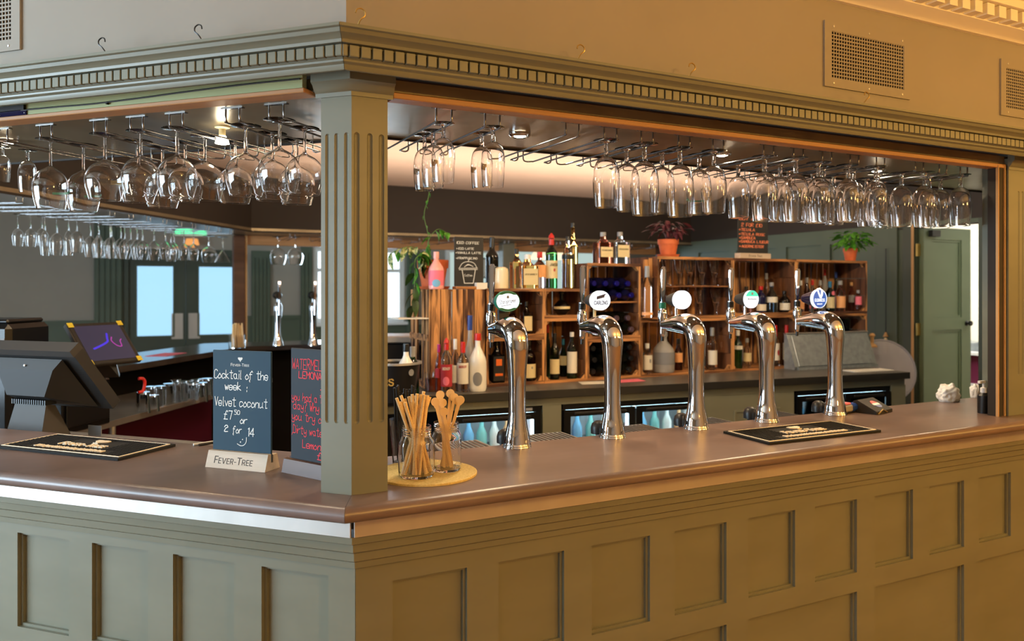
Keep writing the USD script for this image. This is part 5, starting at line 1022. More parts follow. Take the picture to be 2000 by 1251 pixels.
B4b = [('bright green bottle with white band at the left of the fourth lower crate', (3.1729, 2.11, 1.0513, 0.2553, 0.0311), 'spirit', 'green_glass', 'cap_white', 'label_white', (.5, .60)), ('pale green bottle beside the bright green one', (3.2831, 2.14, 1.0503, 0.1961, 0.028), 'spirit', 'clear_glass', 'cap_grey', 'label_cream', (.2, .5)), ('clear bottle with red cap just right of the fourth font', (3.4608, 2.14, 1.0455, 0.2524, 0.0284), 'spirit', 'clear_glass', 'cap_red', 'label_white', (.12, .55)), ('clear bottle with red cap and white label, middle of three', (3.5218, 2.12, 1.0446, 0.2813, 0.0303), 'spirit', 'clear_glass', 'cap_red', 'label_white', (.14, .56)), ('clear bottle with red cap and white label, beside the ice bin', (3.6281, 2.12, 1.0432, 0.2802, 0.0305), 'spirit', 'clear_glass', 'cap_red', 'label_white', (.14, .56))]
for lb, (x, y, z, h, r), k, b, c, l, lz in B4b: bottle(lb, x, y, Z1 + .0125, h, r, k, b, c, l, lz, patch=('label_red', .3, .26, .4) if 'red cap' in lb else None, cz=.72 if 'red cap' in lb else None)
# fifth column
B5 = [('pale bottle with white cap at the left of the last upper crate', (3.7661, 2.12, 1.4365, 0.2252, 0.0236), 'slim', 'clear_glass', 'cap_white', 'label_peach', (.1, .4)), ('brown bottle with grey cap second from left in the last upper crate', (3.9351, 2.22, 1.439, 0.2471, 0.0243), 'slim', 'brown_glass', 'cap_grey', None, None), ('bottle with red neck behind the dark blue badge', (3.8928, 2.13, 1.4382, 0.228, 0.0257), 'slim', 'clear_glass', 'cap_red', 'label_pink', (.1, .4)), ('clear bottle with grey cap behind the dark blue badge', (3.9697, 2.13, 1.4372, 0.2257, 0.0259), 'slim', 'clear_glass', 'cap_grey', 'label_grey', (.1, .4)), ('tall pale bottle with red top at the back of the last upper crate', (4.1524, 2.25, 1.4355, 0.3137, 0.023), 'slim', 'frosted_glass', 'cap_red', None, None),
 ('dark green bottle with pink seal right of the dark blue badge', (4.057, 2.12, 1.4363, 0.2195, 0.0316), 'wine', 'dark_green_glass', 'cap_teal', 'label_cream', (.12, .48)), ('tall bottle with bright blue neck in the last upper crate', (4.2596, 2.24, 1.4344, 0.2928, 0.0231), 'slim', 'blue_glass', 'cap_blue', None, None), ('orange gin bottle with peach label in the last upper crate', (4.1624, 2.12, 1.435, 0.2251, 0.0356), 'spirit', 'red_glass', 'cap_grey', 'label_peach', (.12, .5)), ('clear bottle with pinkish stopper near the right of the last upper crate', (4.3285, 2.16, 1.4356, 0.2142, 0.0268), 'round', 'pink_glass', 'cap_cork', 'label_grey', (.3, .55)), ('pink labelled gin bottle at the right end of the last upper crate', (4.3389, 2.11, 1.4367, 0.1557, 0.0266), 'spirit', 'pink_glass', 'cap_grey', 'label_pink', (.3, .7))]
for lb, (x, y, z, h, r), k, b, c, l, lz in B5: bottle(lb, x, y, ZB + .0125, h, r, k, b, c, l, lz or (0, 0), patch=('label_pink', .5, .54, .68) if 'pink seal' in lb else None)
for k, (x, y, hh) in enumerate([(4.1253, 2.12, .12), (4.2211, 2.12, .125)]):
    t = thing('dark_tumbler', ['dark glass tumbler in the last lower crate, left of two', 'greenish dark glass tumbler in the last lower crate, right of two'][k], 'glass', (x, y, 1.2513)); part(t, 'glass', lathe([(0, 0), (.027, 0), (.034, hh), (.032, hh), (.026, .008), (0, .008)], 22), ['black_glass', 'dark_green_glass'][k], 40)
single('storage_box', bx(-.05, .12, 0, .14, 0, 1.2513 - 1.0640), 'black_plastic', 'dark box under the tumblers in the last lower crate behind the ice bin', 'box', (4.1253, 2.10, 1.0632))
bottle('little bottle with dark cap and pale label at the right of the last lower crate', 4.3841, 2.17, 1.2513, .085, .017, 'spirit', 'brown_glass', 'cap_black', 'label_white', (.2, .6))
single('leaflet_pack', wedge_base(.14, [(0, 0), (.10, 0), (.10, .05), (.0, .018)]), 'label_orange', 'orange leaflet pack tilted in the last lower crate left of the last font', 'leaflets', (3.8463, 2.09, 1.2526 - .0)) if False else None
# on top of the crates
bottle('opaque pink rum bottle with blue badge on top of the upright crate', 1.0119, 2.11, Z1 + K1H, 0.205, 0.0421, 'round', 'opaque_pink', 'opaque_pink', 'label_pink', (.10, .50), None, 'label_red', ('label_blue', .55, .06, .26), cz=.82, rz=-20)
bottle('dark wine bottle standing behind the first font lever', 1.409, 2.24, Z3, .30, .038, 'wine', 'wine_bottle', 'foil_black', None)
single('cream_canister', lathe([(0, 0), (.040, 0), (.042, .006), (.042, .095), (.038, .112), (.024, .121), (0, .123)], 28), 'opaque_cream', 'rounded cream canister behind the first font lever', 'canister', (1.4115, 2.12, Z3 + .0006), smooth=40)
single('price_card', bx(-.032, .032, 0, .04, 0, .036), 'white_card', 'white card block on the edge of the upright crate left of the first font', 'card', (1.2675, 2.065, Z1 + K1H + .0006))
bottle('square whiskey bottle of pale amber with light label on the crates, front of two', 1.5803, 2.12, Z3, 0.1969, 0.0567, 'square', 'amber_glass', 'cap_white', 'label_cream', (.10, .58), "JACK DANIEL'S", 'label_black')
bottle('square amber whiskey bottle with black cap, the rear of two', 1.5637, 2.225, Z3, .235, .036, 'square', 'amber_glass', 'cap_black', 'label_peach', (.10, .5))
bottle('purplish bottle with red cap and orange cream label on the crates', 1.6724, 2.14, Z3, 0.2146, 0.0363, 'spirit', 'pink_glass', 'cap_red', 'label_peach', (.30, .64), cz=.84)
bottle('green whiskey bottle with cream label and red pourer on the crates', 1.7407, 2.12, Z3, 0.3273, 0.0364, 'wine', 'green_glass', 'pourer_red', 'label_cream', (.18, .50), 'JAMESON', 'label_black', ('label_red', .16, .30, .36), cz=.74)
t = thing('cocktail_shaker', 'clear glass shaker of amber drink with dark collar on the crates', 'shaker', (1.853, 2.12, Z3 + .0006)); part(t, 'glass', lathe([(0, 0), (.034, 0), (.036, .008), (.036, .205), (0, .205)], 26), 'amber_glass', 40); part(t, 'collar', lathe([(.0362, .175), (.0375, .176), (.0375, .200), (.0362, .2)], 26), 'cap_black', 40); part(t, 'top', lathe([(0, .2052), (.030, .2052), (.020, .235), (.013, .25), (.012, .285), (0, .285)], 20), 'clear_glass', 40); part(t, 'stopper', lathe([(0, .2852), (.013, .2852), (.011, .31), (0, .31)], 16), 'cap_black', 40)
bottle('tall clear bottle of orange drink with dark pourer, tallest on the crates', 1.9483, 2.22, Z3, 0.4035, .032, 'wine', 'amber_glass', 'cap_black', None, cz=.93)
bottle('square red brown amaretto bottle with square cap, left of two', 2.1036, 2.12, Z4, 0.1915, 0.0534, 'square', 'red_glass', 'cap_grey', 'label_cream', (.2, .52), 'DISARONNO', 'label_black', cz=.86)
bottle('square clear amaretto bottle with square cap, right of two', 2.2279, 2.12, Z4, 0.1969, 0.0508, 'square', 'clear_glass', 'cap_grey', 'label_cream', (.2, .58), 'DISARONNO', 'label_black', cz=.86)
t = thing('chalkboard', 'small black coffee menu board with a drawn iced cup, on the upright crate', 'chalkboard', (1.2019, 2.10, Z1 + K1H + .0006), 0); Wb = 0.1766; Hb = 0.2742
part(t, 'slate', bev(-Wb/2, Wb/2, -.003, .003, .016, .016 + Hb, .002), 'chalkboard_black'); part(t, 'base', bev(-Wb/2, Wb/2, -.03, .03, 0, .0155, .003), 'tan_wood', label='wooden foot')
X = lambda p: (p - 1525)/540*Wb
zt_ = .016 + Hb
X5 = lambda p: (p - 675)/220*Wb
Z5_ = lambda p: zt_ - (p - 208)/382*Hb
LN = [('ICED COFFEE', X5(582), Z5_(262), .013, X5(752) - X5(582), .0017), ('*ICED LATTE', X5(578), Z5_(306), .011, X5(712) - X5(578), .0016), ('*VANILLA LATTE', X5(572), Z5_(338), .011, X5(768) - X5(572), .0016), ('*FRAPPUCCINO', X5(576), Z5_(380), .011, X5(738) - X5(576), .0016)]
g = fit_lines(LN, seed=70); part(t, 'writing', mv(g, 0, -.0031, 0), 'chalk_white')
ln = lambda pts, w=.0016: LineString(smoothpath(np.array([(X5(a), Z5_(b)) for a, b in pts]), 4) if len(pts) > 2 else np.array([(X5(a), Z5_(b)) for a, b in pts])).buffer(w)
cupd = unary_union([ln([(598, 452), (738, 448)]), ln([(600, 462), (738, 458)]), ln([(602, 448), (625, 412), (668, 398), (712, 410), (734, 446)]), ln([(622, 462), (640, 566)], .002), ln([(722, 462), (706, 566)], .002), ln([(640, 566), (706, 566)], .002), ln([(668, 400), (676, 378), (690, 372)]), ln([(640, 440), (668, 420), (705, 436)]), ln([(652, 430), (672, 424), (694, 430)])])
g, wd = hand('Coffee', .011, .0014, 0, 0, 1.0, .1, 3); g = shapely.affinity.scale(g, (X5(700) - X5(640))/wd, 1, origin=(0, 0)); cupd = cupd.union(shapely.affinity.translate(g, X5(640), Z5_(512)))
part(t, 'drawing', wallpoly(cupd, -.0037, -.0031), 'chalk_white', label='drawn takeaway cup with domed lid')
t = thing('chalkboard', 'small black board with orange handwriting on a pale foot, right of the purple plant', 'chalkboard', (3.3002, 2.10, Z5 + .0006), 0); Wb = 0.2716; Hb = 0.2611
part(t, 'slate', bev(-Wb/2, Wb/2, .0, .006, .03, .032 + Hb, .002), 'chalkboard_black'); part(t, 'base', bev(-Wb/2 - .002, Wb/2 + .002, -.025, .03, 0, .036, .002), 'pale_wood', label='pale wooden foot with faint stamped lettering'); g = smallcaps('FEVER-TREE', .016, .0005, .14); g.apply_scale([.12/np.ptp(g.bounds[:, 0]), 1, 1]); part(t, 'stamped_lettering', up(g, 0, -.0252, .010), 'print_brown')
X6 = lambda p: (p - 515)/178*Wb
Z6 = lambda p: .034 + Hb - (p - 572)/228*Hb
LN = [('BUY ANY', X6(432), Z6(602), .022, X6(560) - X6(432), .0028), ('2 FOR £10', X6(445), Z6(640), .022, X6(568) - X6(445), .0028), ('*TEQUILA', X6(430), Z6(666), .016, X6(525) - X6(430), .0026), ('*TEQUILA ROSE', X6(430), Z6(692), .016, X6(585) - X6(430), .0026), ('*SAMBUCA', X6(432), Z6(714), .016, X6(528) - X6(432), .0026), ('*SAMBUCA LIQUEUR', X6(430), Z6(736), .016, X6(606) - X6(430), .0026), ('*JAGERMEISTER', X6(432), Z6(764), .016, X6(578) - X6(432), .0026)]
g = fit_lines(LN, seed=90); part(t, 'writing', mv(g, 0, -.0003, 0), 'chalk_orange', label='orange handwriting')

# ------------------------------------------------------------------ pot plants
def pot(t, r, h, saucer=True):
    z0 = .0
    if saucer: part(t, 'saucer', lathe([(0, 0), (r*.98, 0), (r*1.12, .016), (r*1.06, .016), (r*.95, .005), (0, .005)], 28), 'terracotta', 40); z0 = .0055
    part(t, 'pot', lathe([(0, z0), (r*.70, z0), (r*.92, h*.72), (r*1.0, h*.72), (r*1.02, h), (r*.93, h), (r*.88, h*.86), (0, h*.86)], 28), 'terracotta', 35); part(t, 'soil', lathe([(0, h*.865), (r*.86, h*.865), (r*.5, h*.90), (0, h*.91)], 18), 'soil', 40)
def leaf(L, W, fold=.25, droop=.35, n=6):
    v = []; f = []
    for i in range(n + 1):
        s = i/n; w = W*math.sin(math.pi*min(.98, s*.94 + .03))**.8*(1 - .25*s); y = L*s; z = -droop*L*s*s
        v += [(-w, y, z + fold*w), (0, y, z), (w, y, z + fold*w)]
    for i in range(n):
        a = i*3; f += [(a, a+1, a+4), (a, a+4, a+3), (a+1, a+2, a+5), (a+1, a+5, a+4)]
    up_ = np.array(v); m_ = T(np.vstack([up_, up_ - [0, 0, .0006]]), np.array(f + [(c_ + 3*(n+1), b_ + 3*(n+1), a_ + 3*(n+1)) for a_, b_, c_ in f]), process=False); return m_
def orient(m_, p, az, el, roll=0):
    q = rot(m_, [0, 1, 0], math.degrees(roll)); q = rot(q, [1, 0, 0], math.degrees(el)); q = rot(q, [0, 0, 1], math.degrees(az)); q.apply_translation(p); return q
r3 = random.Random(3)
t = thing('pot_plant', 'bushy green basil like plant in a small terracotta pot at the right', 'plant', (4.2804, 2.13, Z5 + .0006)); pot(t, .050, 0.0946, False); hp = .085
for k in range(80):
    az = r3.uniform(0, 6.28); ht = r3.uniform(.05, .16); rad = r3.uniform(.02, .085) + .03*(ht > .09)*(ht < .14); p = (math.cos(az + math.pi/2)*rad + (.025 if ht > .1 else 0), math.sin(az + math.pi/2)*rad*.9, hp + ht - rad*.45)
    part(t, 'leaf', orient(leaf(r3.uniform(.055, .085), r3.uniform(.016, .025)), p, az, r3.uniform(-.5, .5), r3.uniform(-.4, .4)), 'leaf_green', 60)
for k in range(8):
    a = k*.785; part(t, 'stem', tube(smoothpath([(.008*math.cos(a), .008*math.sin(a), .075), (.03*math.cos(a), .03*math.sin(a), .13), (.06*math.cos(a), .06*math.sin(a), .18)], 4), .0018, 5), 'stem_green', 60)
t = thing('pot_plant', 'purple leaved plant in a terracotta pot with saucer', 'plant', (2.6065, 2.13, Z5 + .0006)); pot(t, .066, 0.1118); hp = .115
for k in range(46):
    az = r3.uniform(0, 6.28); rad = r3.uniform(.0, .09); ht = r3.uniform(.01, .085)*(1.25 - rad*5); sx_ = .05 if k % 2 else -.02
    part(t, 'leaf', orient(leaf(r3.uniform(.06, .10), r3.uniform(.010, .016), .3, .5), (math.cos(az + math.pi/2)*rad + sx_, math.sin(az + math.pi/2)*rad*.8, hp + .03 + ht), az, r3.uniform(-.35, .5), r3.uniform(-.4, .4)), 'leaf_purple', 60)
for k in range(7):
    a = k*.9; part(t, 'stem', tube(smoothpath([(.01*math.cos(a), .01*math.sin(a), .10), (.03*math.cos(a) + .01, .03*math.sin(a), .14), (.06*math.cos(a) + .02, .06*math.sin(a), .165)], 4), .0022, 5), 'leaf_purple', 60)
PX0 = 0.9826
t = thing('pot_plant', 'trailing variegated plant in a terracotta pot behind the pink bottle', 'plant', (1.0461, 2.255, Z1 + K1H + .0006)); pot(t, .088, .165)
def trail(pts, nl, L0, W0, mtl, seed):
    pp = smoothpath(np.array(pts), 6); part(t, 'vine', tube(pp, .0022, 6), 'stem_green', 60); rr_ = random.Random(seed)
    for k in range(nl):
        i = int((k + .7)/nl*(len(pp) - 1)); p = pp[i]; az = rr_.uniform(0, 6.28); L = L0*rr_.uniform(.75, 1.2)
        part(t, 'leaf', orient(leaf(L, W0*rr_.uniform(.8, 1.2), .25, .5), p, az, rr_.uniform(-1.3, -.2), rr_.uniform(-.5, .5)), mtl if rr_.random() < .75 else 'leaf_green', 60)
trail([(-.05, -.04, .16), (-.10, -.09, .185), (-.15, -.13, .16), (-.155, -.14, .07), (-.16, -.14, -.02), (-.165, -.14, -.10)], 13, .085, .024, 'leaf_dark', 1)
trail([(-.04, .0, .16), (-.12, -.04, .23), (-.20, -.05, .225), (-.27, -.05, .19)], 8, .07, .02, 'leaf_variegated', 2)
trail([(-.04, -.04, .16), (-.08, -.07, .21), (-.11, -.09, .17)], 7, .08, .028, 'leaf_variegated', 3)
trail([(.0, .0, .16), (-.03, .0, .26), (.03, .01, .34), (.10, .02, .32)], 6, .07, .016, 'leaf_green', 4)
trail([(-.02, .02, .16), (-.02, .02, .30), (-.045, .02, .42), (-.02, .02, .52), (-.01, .02, .60)], 9, .022, .008, 'leaf_green', 6)
# ------------------------------------------------------------------ other things on the back counter
t = thing('ice_bin', 'steel bin with a sloping dimpled front at the right of the back counter', 'ice bin', (3.5472, 1.9338, 1.0505), -5)
WI = 0.664; 
part(t, 'body', hull([(x, y, z) for x in (-.03, WI + .03) for y, z in ((.008, .0), (.108, .0), (.108, .235), (.085, .235), (.0, .02))]), 'steel_dark'); fr = rot(bev(.0, WI, -.006, .0, .0, .215, .003), [1, 0, 0], -20.5)
part(t, 'front_plate', mv(fr, 0, .0, .022), 'steel_dark', label='sloping front plate with droplets'); part(t, 'top_rim', bev(-.034, WI + .034, .078, .112, .2355, .245, .003), 'brushed_steel')
part(t, 'droplets', cat(*[rot(lathe([(.003 + .002*r3.random(), 0), (.002, .002), (0, .003)], 7), [1, 0, 0], 69.5).apply_translation([r3.uniform(.03, WI - .03), .0585 + .009*q_, .170 + .024*q_]) for q_ in [r3.random() for _ in range(46)]]), 'chrome', 60, kind='stuff')
part(t, 'lower_rail', bx(-.02, WI + .02, -.022, -.007, 0, .018), 'steel_dark')
single('paper_sheet', bx(-.16, .18, -.07, .05, 0, .004), 'white_card', 'white paper sheet lying in front of the ice bin', 'paper', (3.9224, 1.7125, 1.0508), -6)
t = thing('clear_cover', 'large round translucent cover standing behind the right end of the back counter', 'cover', (4.5831, 2.0918, 0.9787), -32); part(t, 'disc', rot(lathe([(0, 0), (.225, 0), (.23, .004), (.225, .012), (.15, .020), (0, .022)], 48), [1, 0, 0], 78), 'acrylic', 40); part(t, 'rim', rot(lathe([(.2305, -.002), (.240, .0), (.240, .010), (.2325, .012), (.2305, -.002)], 48), [1, 0, 0], 78), 'acrylic', 40)
single('carafe_stand', lathe([(0, 0), (.035, 0), (.035, .012), (.012, .03), (.012, .07), (.022, .085), (.015, .10), (0, .105)], 20), 'cap_cork', 'small pale wooden grinder behind the top of the ice bin', 'grinder', (4.3767, 2.02, 1.1899 - .02), smooth=40)
t = thing('pull_cord', 'light pull cord with a pale toggle hanging on the green wall', 'pull cord', (5.16, 2.5099, 1.1846), 0); part(t, 'cord', tube([(0, 0, 0), (0, 0, .75)], .004, 6), 'cap_black', 50); part(t, 'toggle', lathe([(0, -.10), (.016, -.095), (.022, -.05), (.012, 0), (0, .005)], 14), 'label_cream', 40); part(t, 'bell', lathe([(0, .012), (.022, .012), (.006, .05), (0, .05)], 14), 'cap_cork', 40)
for k, (u_, c_, lb) in enumerate([((1.944, 1.9458), 'label_white', 'white leaflet lying on the back counter right of the second font'), ((2.1473, 1.9276), 'label_pink', 'pink and white leaflet lying on the back counter between second and third fonts')]):
    single('leaflet', ext(Polygon([(-.11, -.05), (.09, -.06), (.12, .05), (-.09, .06)]), .0015), c_, lb, 'leaflet', (*u_, 1.0506 + .0016*k), -10 + 14*k)
t = thing('ice_bucket', 'black ice bucket with a pale metal rim and yellow lettering behind the straws', 'ice bucket', (0.6778, 1.791, 1.0505), 0); hb_ = 0.1846
part(t, 'pail', lathe([(0, 0), (.095, 0), (.122, hb_ - .004), (.116, hb_ - .004), (.09, .006), (0, .006)], 36), 'black_plastic', 40); part(t, 'rim', lathe([(.118, hb_ - .0035), (.131, hb_ - .0035), (.131, hb_ + .006), (.114, hb_ + .006), (.114, hb_ - .0035), (.118, hb_ - .0035)], 36), 'brushed_steel', 40)
g = text('ERS', .034, .001, True); part(t, 'lettering', rot(bend(mv(g, 0, .085, 0), .1115), [0, 0, 1], -42), 'gold_print')
part(t, 'sticker', rot(bend(ext(shapely.Point(0, .145).buffer(.016), .001), .120), [0, 0, 1], 22), 'label_grey')
bottle('bottle with white sloping neck and dark cap standing in the ice bucket', 0.722, 1.758, 1.062, .265, .036, 'wine', 'opaque_white', 'foil_black', None, cz=.86)
bottle('bright green bottle standing in the ice bucket beside the crate', 0.7643, 1.7818, 1.062, .25, .033, 'wine', 'green_glass', 'cap_grey', None)
t = thing('coffee_machine', 'dark machine with a pale steel top behind the ice bucket', 'machine', (0.9184, 2.6203, 1.1005 if False else 1.0505), -20); part(t, 'body', bev(-.20, .16, .0, .30, 0, .22, .01), 'fridge_black'); part(t, 'top', bev(-.21, .17, -.012, .31, .2205, .262, .006), 'brushed_steel')

# ------------------------------------------------------------------ beyond the bar: far wall, doors, windows, posts
YW = 9.2
def hole_wall():
    w = sbox(-5.5, 0, 8.8, 2.9)
    for a in HOLES: w = w.difference(sbox(*a))
    return wallpoly(w, YW, YW + .15)
WX = lambda u: None
DO = (-0.5911, 0.8296)
W1 = (1.8147, 1.10, 3.1721, 2.20)
HOLES = [(DO[0], 0, DO[1], 2.06), W1]
struct('wall_back', hole_wall(), 'cream_wall')
struct('wall_back_panelling', cat(bx(-5.5, DO[0] - .02, YW - .03, YW - .001, 0, 1.19), bx(DO[1] + .02, W1[0] - .02, YW - .03, YW - .001, 0, 1.21), bx(W1[0] - .02, 8.8, YW - .03, YW - .001, 0, 1.05)), 'green_panel')
struct('trim_4', cat(bx(-5.5, DO[0] - .02, YW - .045, YW - .0305, 1.16, 1.20), bx(DO[1] + .02, W1[0] - .02, YW - .045, YW - .0305, 1.18, 1.225)), 'green_panel')
def pilaster(label, x0, x1, z0=0, z1=2.5, n=5, y=YW):
    t = thing('pilaster', label, 'pilaster', (0, 0, 0)); w = (x1 - x0)/n
    part(t, 'shaft', bx(x0, x1, y - .06, y - .0312, z0, z1), 'green_panel')
    for k in range(n): part(t, 'reed', bx(x0 + w*k + .012, x0 + w*(k+1) - .012, y - .075, y - .0602, z0 + .15, z1 - .1), 'green_panel')
pilaster('fluted green pilaster left of the frosted glass doors', -0.9328, DO[0] - .025); pilaster('fluted green pilaster right of the far dark post', 0.9635, 1.2154, 0, 2.12); pilaster('fluted green pilaster beside the bright window', 1.6282, W1[0] - .03, 0, 2.2, 3); pilaster('fluted green pilaster at the left of the pot plant', W1[2] + .02, 3.3748, 0, 2.2, 3)
def pane_door(name, label, x0, x1, u0, u1, hand_side):
    t = thing(name, label, 'door', (0, 0, 0), kind='structure'); z0, z1 = .98, 1.89
    part(t, 'leaf', wallpoly(sbox(x0, .01, x1, 2.04).difference(sbox(u0, z0, u1, z1)), YW + .02, YW + .065), 'dark_green')
    part(t, 'pane_bead', wallpoly(sbox(u0 - .02, z0 - .02, u1 + .02, z1 + .02).difference(sbox(u0, z0, u1, z1)), YW + .008, YW + .0198), 'green_panel'); part(t, 'frosted_pane', bx(u0, u1, YW + .035, YW + .045, z0, z1), 'frost_pane', label='frosted pane glowing blue with daylight')
    xh = x1 - .17 if hand_side > 0 else x0 + .03; part(t, 'push_plate', bx(xh, xh + .14, YW + .012, YW + .0198, .93, 1.27), 'brushed_steel', label='steel push plate')
XM = 0.1379
pane_door('door_1', 'dark green door with frosted pane, left leaf of the far double doors', DO[0] + .04, XM - .003, -0.4431, -0.0179, 1); pane_door('door_2', 'dark green door with frosted pane, right leaf of the far double doors', XM + .003, DO[1] - .04, 0.3022, 0.7301, -1)
struct('trim_7', cat(bx(DO[0] - .06, DO[0] + .045, YW - .02, YW + .02, 0, 2.12), bx(DO[1] - .045, DO[1] + .06, YW - .02, YW + .02, 0, 2.12), bx(DO[0] + .045, DO[1] - .045, YW - .02, YW + .02, 2.03, 2.12)), 'dark_green')
struct('wall_lobby', bx(DO[0] - .3, DO[1] + .3, YW + .3, YW + .35, 0, 2.6), 'cream_wall')
t = thing('exit_sign', 'green lit exit sign over the far double doors, behind hanging glasses', 'sign', (0.1885, 9.1, 2.3446), 0); part(t, 'case', bx(-.21, .21, .03, .06, -.05, .05), 'cap_white'); part(t, 'light_panel', bx(-.20, .20, .022, .0299, -.028, .040), 'exit_green', label='green lit face')
single('wall_lamp', lathe([(0, -.05), (.09, -.04), (.07, .04), (0, .04)], 20), 'orange_lamp', 'small orange wall lamp below the exit sign', 'lamp', (0.2011, 9, 2.2108), smooth=40)
t = thing('window_1', 'bright white sash window behind the corner post', 'window', (0, 0, 0), kind='structure')
part(t, 'window_frame', wallpoly(sbox(*W1).difference(sbox(W1[0] + .07, 1.17, W1[2] - .07, 2.13)), YW + .02, YW + .10), 'cap_white'); part(t, 'glazing_bar', bx(W1[0] + .07, W1[2] - .07, YW + .03, YW + .08, 1.84, 1.89), 'cap_white'); part(t, 'pane', bx(W1[0] + .07, W1[2] - .07, YW + .055, YW + .062, 1.17, 1.839), 'sky_pane'); part(t, 'pane', bx(W1[0] + .07, W1[2] - .07, YW + .055, YW + .062, 1.891, 2.13), 'sky_pane'); part(t, 'window_sill', bx(W1[0] - .05, W1[2] + .05, YW - .07, YW + .02, 1.06, 1.10), 'cap_white')
struct('wall_far_bay', bx(3.6141, 4.4758, 8.60, 8.75, 0, 2.30), 'pale_bay') if False else None
for n_, (xa, xb, za, zb_) in enumerate([(3.8882, 4.7552, 1.15, 2.16), (5.0015, 6.5674, 1.3, 2.2)]):  # self-lit pale panes put in place of daylight on the far wall
    t = thing(f'window_{n_ + 2}', ['pale self lit pane on the far wall behind the coffee menu board', 'pale self lit pane on the far wall behind the spirit bottles'][n_], 'window', (0, 0, 0), kind='structure')
    part(t, 'window_frame', wallpoly(sbox(xa - .06, za - .06, xb + .06, zb_ + .06).difference(sbox(xa, za, xb, zb_)), YW - .05, YW - .001), 'cap_white'); part(t, 'pane', bx(xa, xb, YW - .03, YW - .02, za, zb_), 'pale_glow_pane')
t = thing('picture', 'framed picture on the pale far wall left of the cream canister', 'picture', (4.4198, 9.1, 1.9211), 0); part(t, 'frame', wallpoly(sbox(-.11, -.16, .11, .16).difference(sbox(-.09, -.14, .09, .14)), .0, .03), 'charcoal_plastic'); part(t, 'print', bx(-.09, .09, .02, .028, -.14, .14), 'label_white')
def far_post(label, x, y, w, mt_='sage_paint'):
    t = thing('far_post', label, 'post', (x, y, 1.1005)); part(t, 'shaft', bev(-w/2, w/2, -.06, .06, 0, .985, .004), mt_); part(t, 'edge_strip', bx(w/2 + .0005, w/2 + .02, -.05, -.03, 0, .985), 'cap_cork')
far_post('dark post at the far left corner of the bar', 0.3831, 5.5619, .10, 'dark_wood'); far_post('olive post of the far counter behind the cream canister', 3.0839, 5.50, .14); far_post('dark post of the far counter behind the footed glasses', 5.12, 5.48, .10, 'dark_wood')
single('far_head_board', bev(.45, 5.2, 5.54, 5.60, 2.00, 2.088, .003), 'orange_wood', 'yellow brown board along the top of the far opening', 'board')
t = thing('far_table_lamp', 'large warm cream lampshade in the far room behind the spirit bottles', 'lamp', (5.1851, 8.3, 2.2452)); part(t, 'shade', lathe([(0, 0), (.20, 0), (.32, -.20), (.30, -.20), (.0, -.02)], 32), 'warm_shade', 40); part(t, 'stand', tube([(0, 0, -.02), (0, 0, -2.2452 + .03)], .02, 10), 'cap_brass', 40); part(t, 'base', lathe([(0, -2.2452), (.16, -2.2452), (.15, -2.2452 + .025), (0, -2.2452 + .03)], 20), 'cap_brass', 40)

# right hand wall of the bar with the green door
WX5 = 5.2
dy0, dy1 = 1.74, 2.26
wl = sbox(.1, 0, 5.6, 2.13).difference(sbox(dy0, 0, dy1, 2.10))
g = wallpoly(wl, 0, .08); v = np.array(g.vertices); struct('wall_bar_right', T(np.stack([WX5 + v[:, 1], v[:, 0], v[:, 2]], -1), np.array(g.faces)[:, ::-1], process=False), 'green_panel')
t = thing('wall_panelling', 'dark green panelled wall behind the pot plant at the right end', 'wall panelling', (0, 0, 0))
fr = sbox(2.42, 1.0, 5.0, 2.128); hs = [sbox(a, 1.10, b, 2.0) for a, b in ((2.62, 3.10), (3.20, 3.62), (3.75, 4.3), (4.4, 4.9))]
g = wallpoly(fr.difference(unary_union(hs)), 0, .02); v = np.array(g.vertices); part(t, 'panel_frame', T(np.stack([WX5 - .0205 + v[:, 1], v[:, 0], v[:, 2]], -1), np.array(g.faces)[:, ::-1], process=False), 'green_panel')
for h_ in hs:
    b_ = h_.bounds; part(t, 'panel', bx(WX5 - .006, WX5 - .001, b_[0] + .012, b_[2] - .012, b_[1] + .012, b_[3] - .012), 'green_panel')
struct('trim_5', cat(bx(WX5 - .03, WX5 - .0005, dy1 + .005, dy1 + .10, 0, 2.128), bx(WX5 - .03, WX5 - .0005, dy0 - .12, dy0 - .005, 0, 2.128)), 'dark_green')
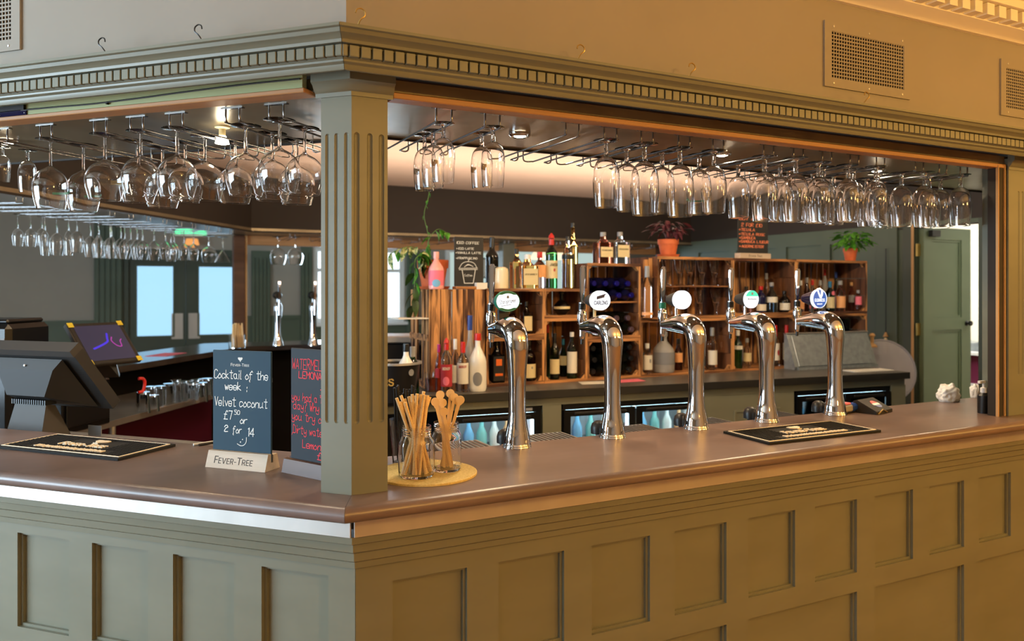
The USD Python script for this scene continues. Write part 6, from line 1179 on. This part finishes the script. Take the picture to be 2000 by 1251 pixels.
struct('trim_6', bx(WX5 - .034, WX5 - .0305, dy1 + .0, dy1 + .022, 0, 2.12), 'cap_cork')
t = thing('door_3', 'pale green two panel door standing open into the kitchen', 'door', (WX5 + .02, dy1 - .01, 0), 0, kind='structure'); dw = .60
pz = [(.12, 1.26), (1.36, 2.0)]
part(t, 'leaf', wallpoly(sbox(0, .01, dw, 2.095).difference(unary_union([sbox(.10, a, dw - .12, b) for a, b in pz])), -.04, .0), 'door_green')
for a, b in pz: q = part(t, 'panel', bx(.101, dw - .121, -.024, -.012, a + .001, b - .001), 'door_green'); part(q, 'bead', wallpoly(sbox(.10, a, dw - .12, b).difference(sbox(.118, a + .018, dw - .138, b - .018)), -.032, -.0242), 'door_green')
part(t, 'knob', rot(lathe([(0, 0), (.022, 0), (.022, .006), (.010, .014), (.022, .03), (.020, .042), (0, .046)], 18), [1, 0, 0], 90).apply_translation([dw - .055, -.0402, 1.31]), 'cap_black', 40); part(t, 'closer', bx(.06, .16, -.075, -.0402, 2.02, 2.07), 'black_plastic')
for z in (.3, 1.22, 1.86): part(t, 'hinge', cat(bx(-.04, .0, -.012, .002, z, z + .10)), 'cap_brass')
struct('wall_kitchen', cat(bx(8.0, 8.1, -.05, 5.6, 0, 2.9), bx(5.3, 8.0, 5.45, 5.55, 0, 2.9), bx(5.3, 8.0, -.06, .04, 0, 2.9)), 'plaster_white')
t = thing('kitchen_shelf', 'white shelf with dark boxes in the kitchen seen past the green door', 'shelf', (7.6, 3.3011, 0), 0); part(t, 'board', bx(-.2, .38, -.5, .5, .90, .93), 'cap_white'); part(t, 'unit', bx(-.15, .38, -.5, .5, .60, .8995), 'maroon'); part(t, 'lower_board', bx(-.2, .38, -.5, .5, .57, .5995), 'cap_white')
single('dark_box', hull([(-.1, -.15, 0), (.1, -.15, 0), (.1, .2, 0), (-.1, .2, 0), (-.08, -.1, .10), (.08, -.12, .08), (.08, .16, .12), (-.08, .15, .07)]), 'steel_dark', 'dark crumpled bag on the kitchen shelf', 'bag', (7.6 + .02, 3.3011, .9303))
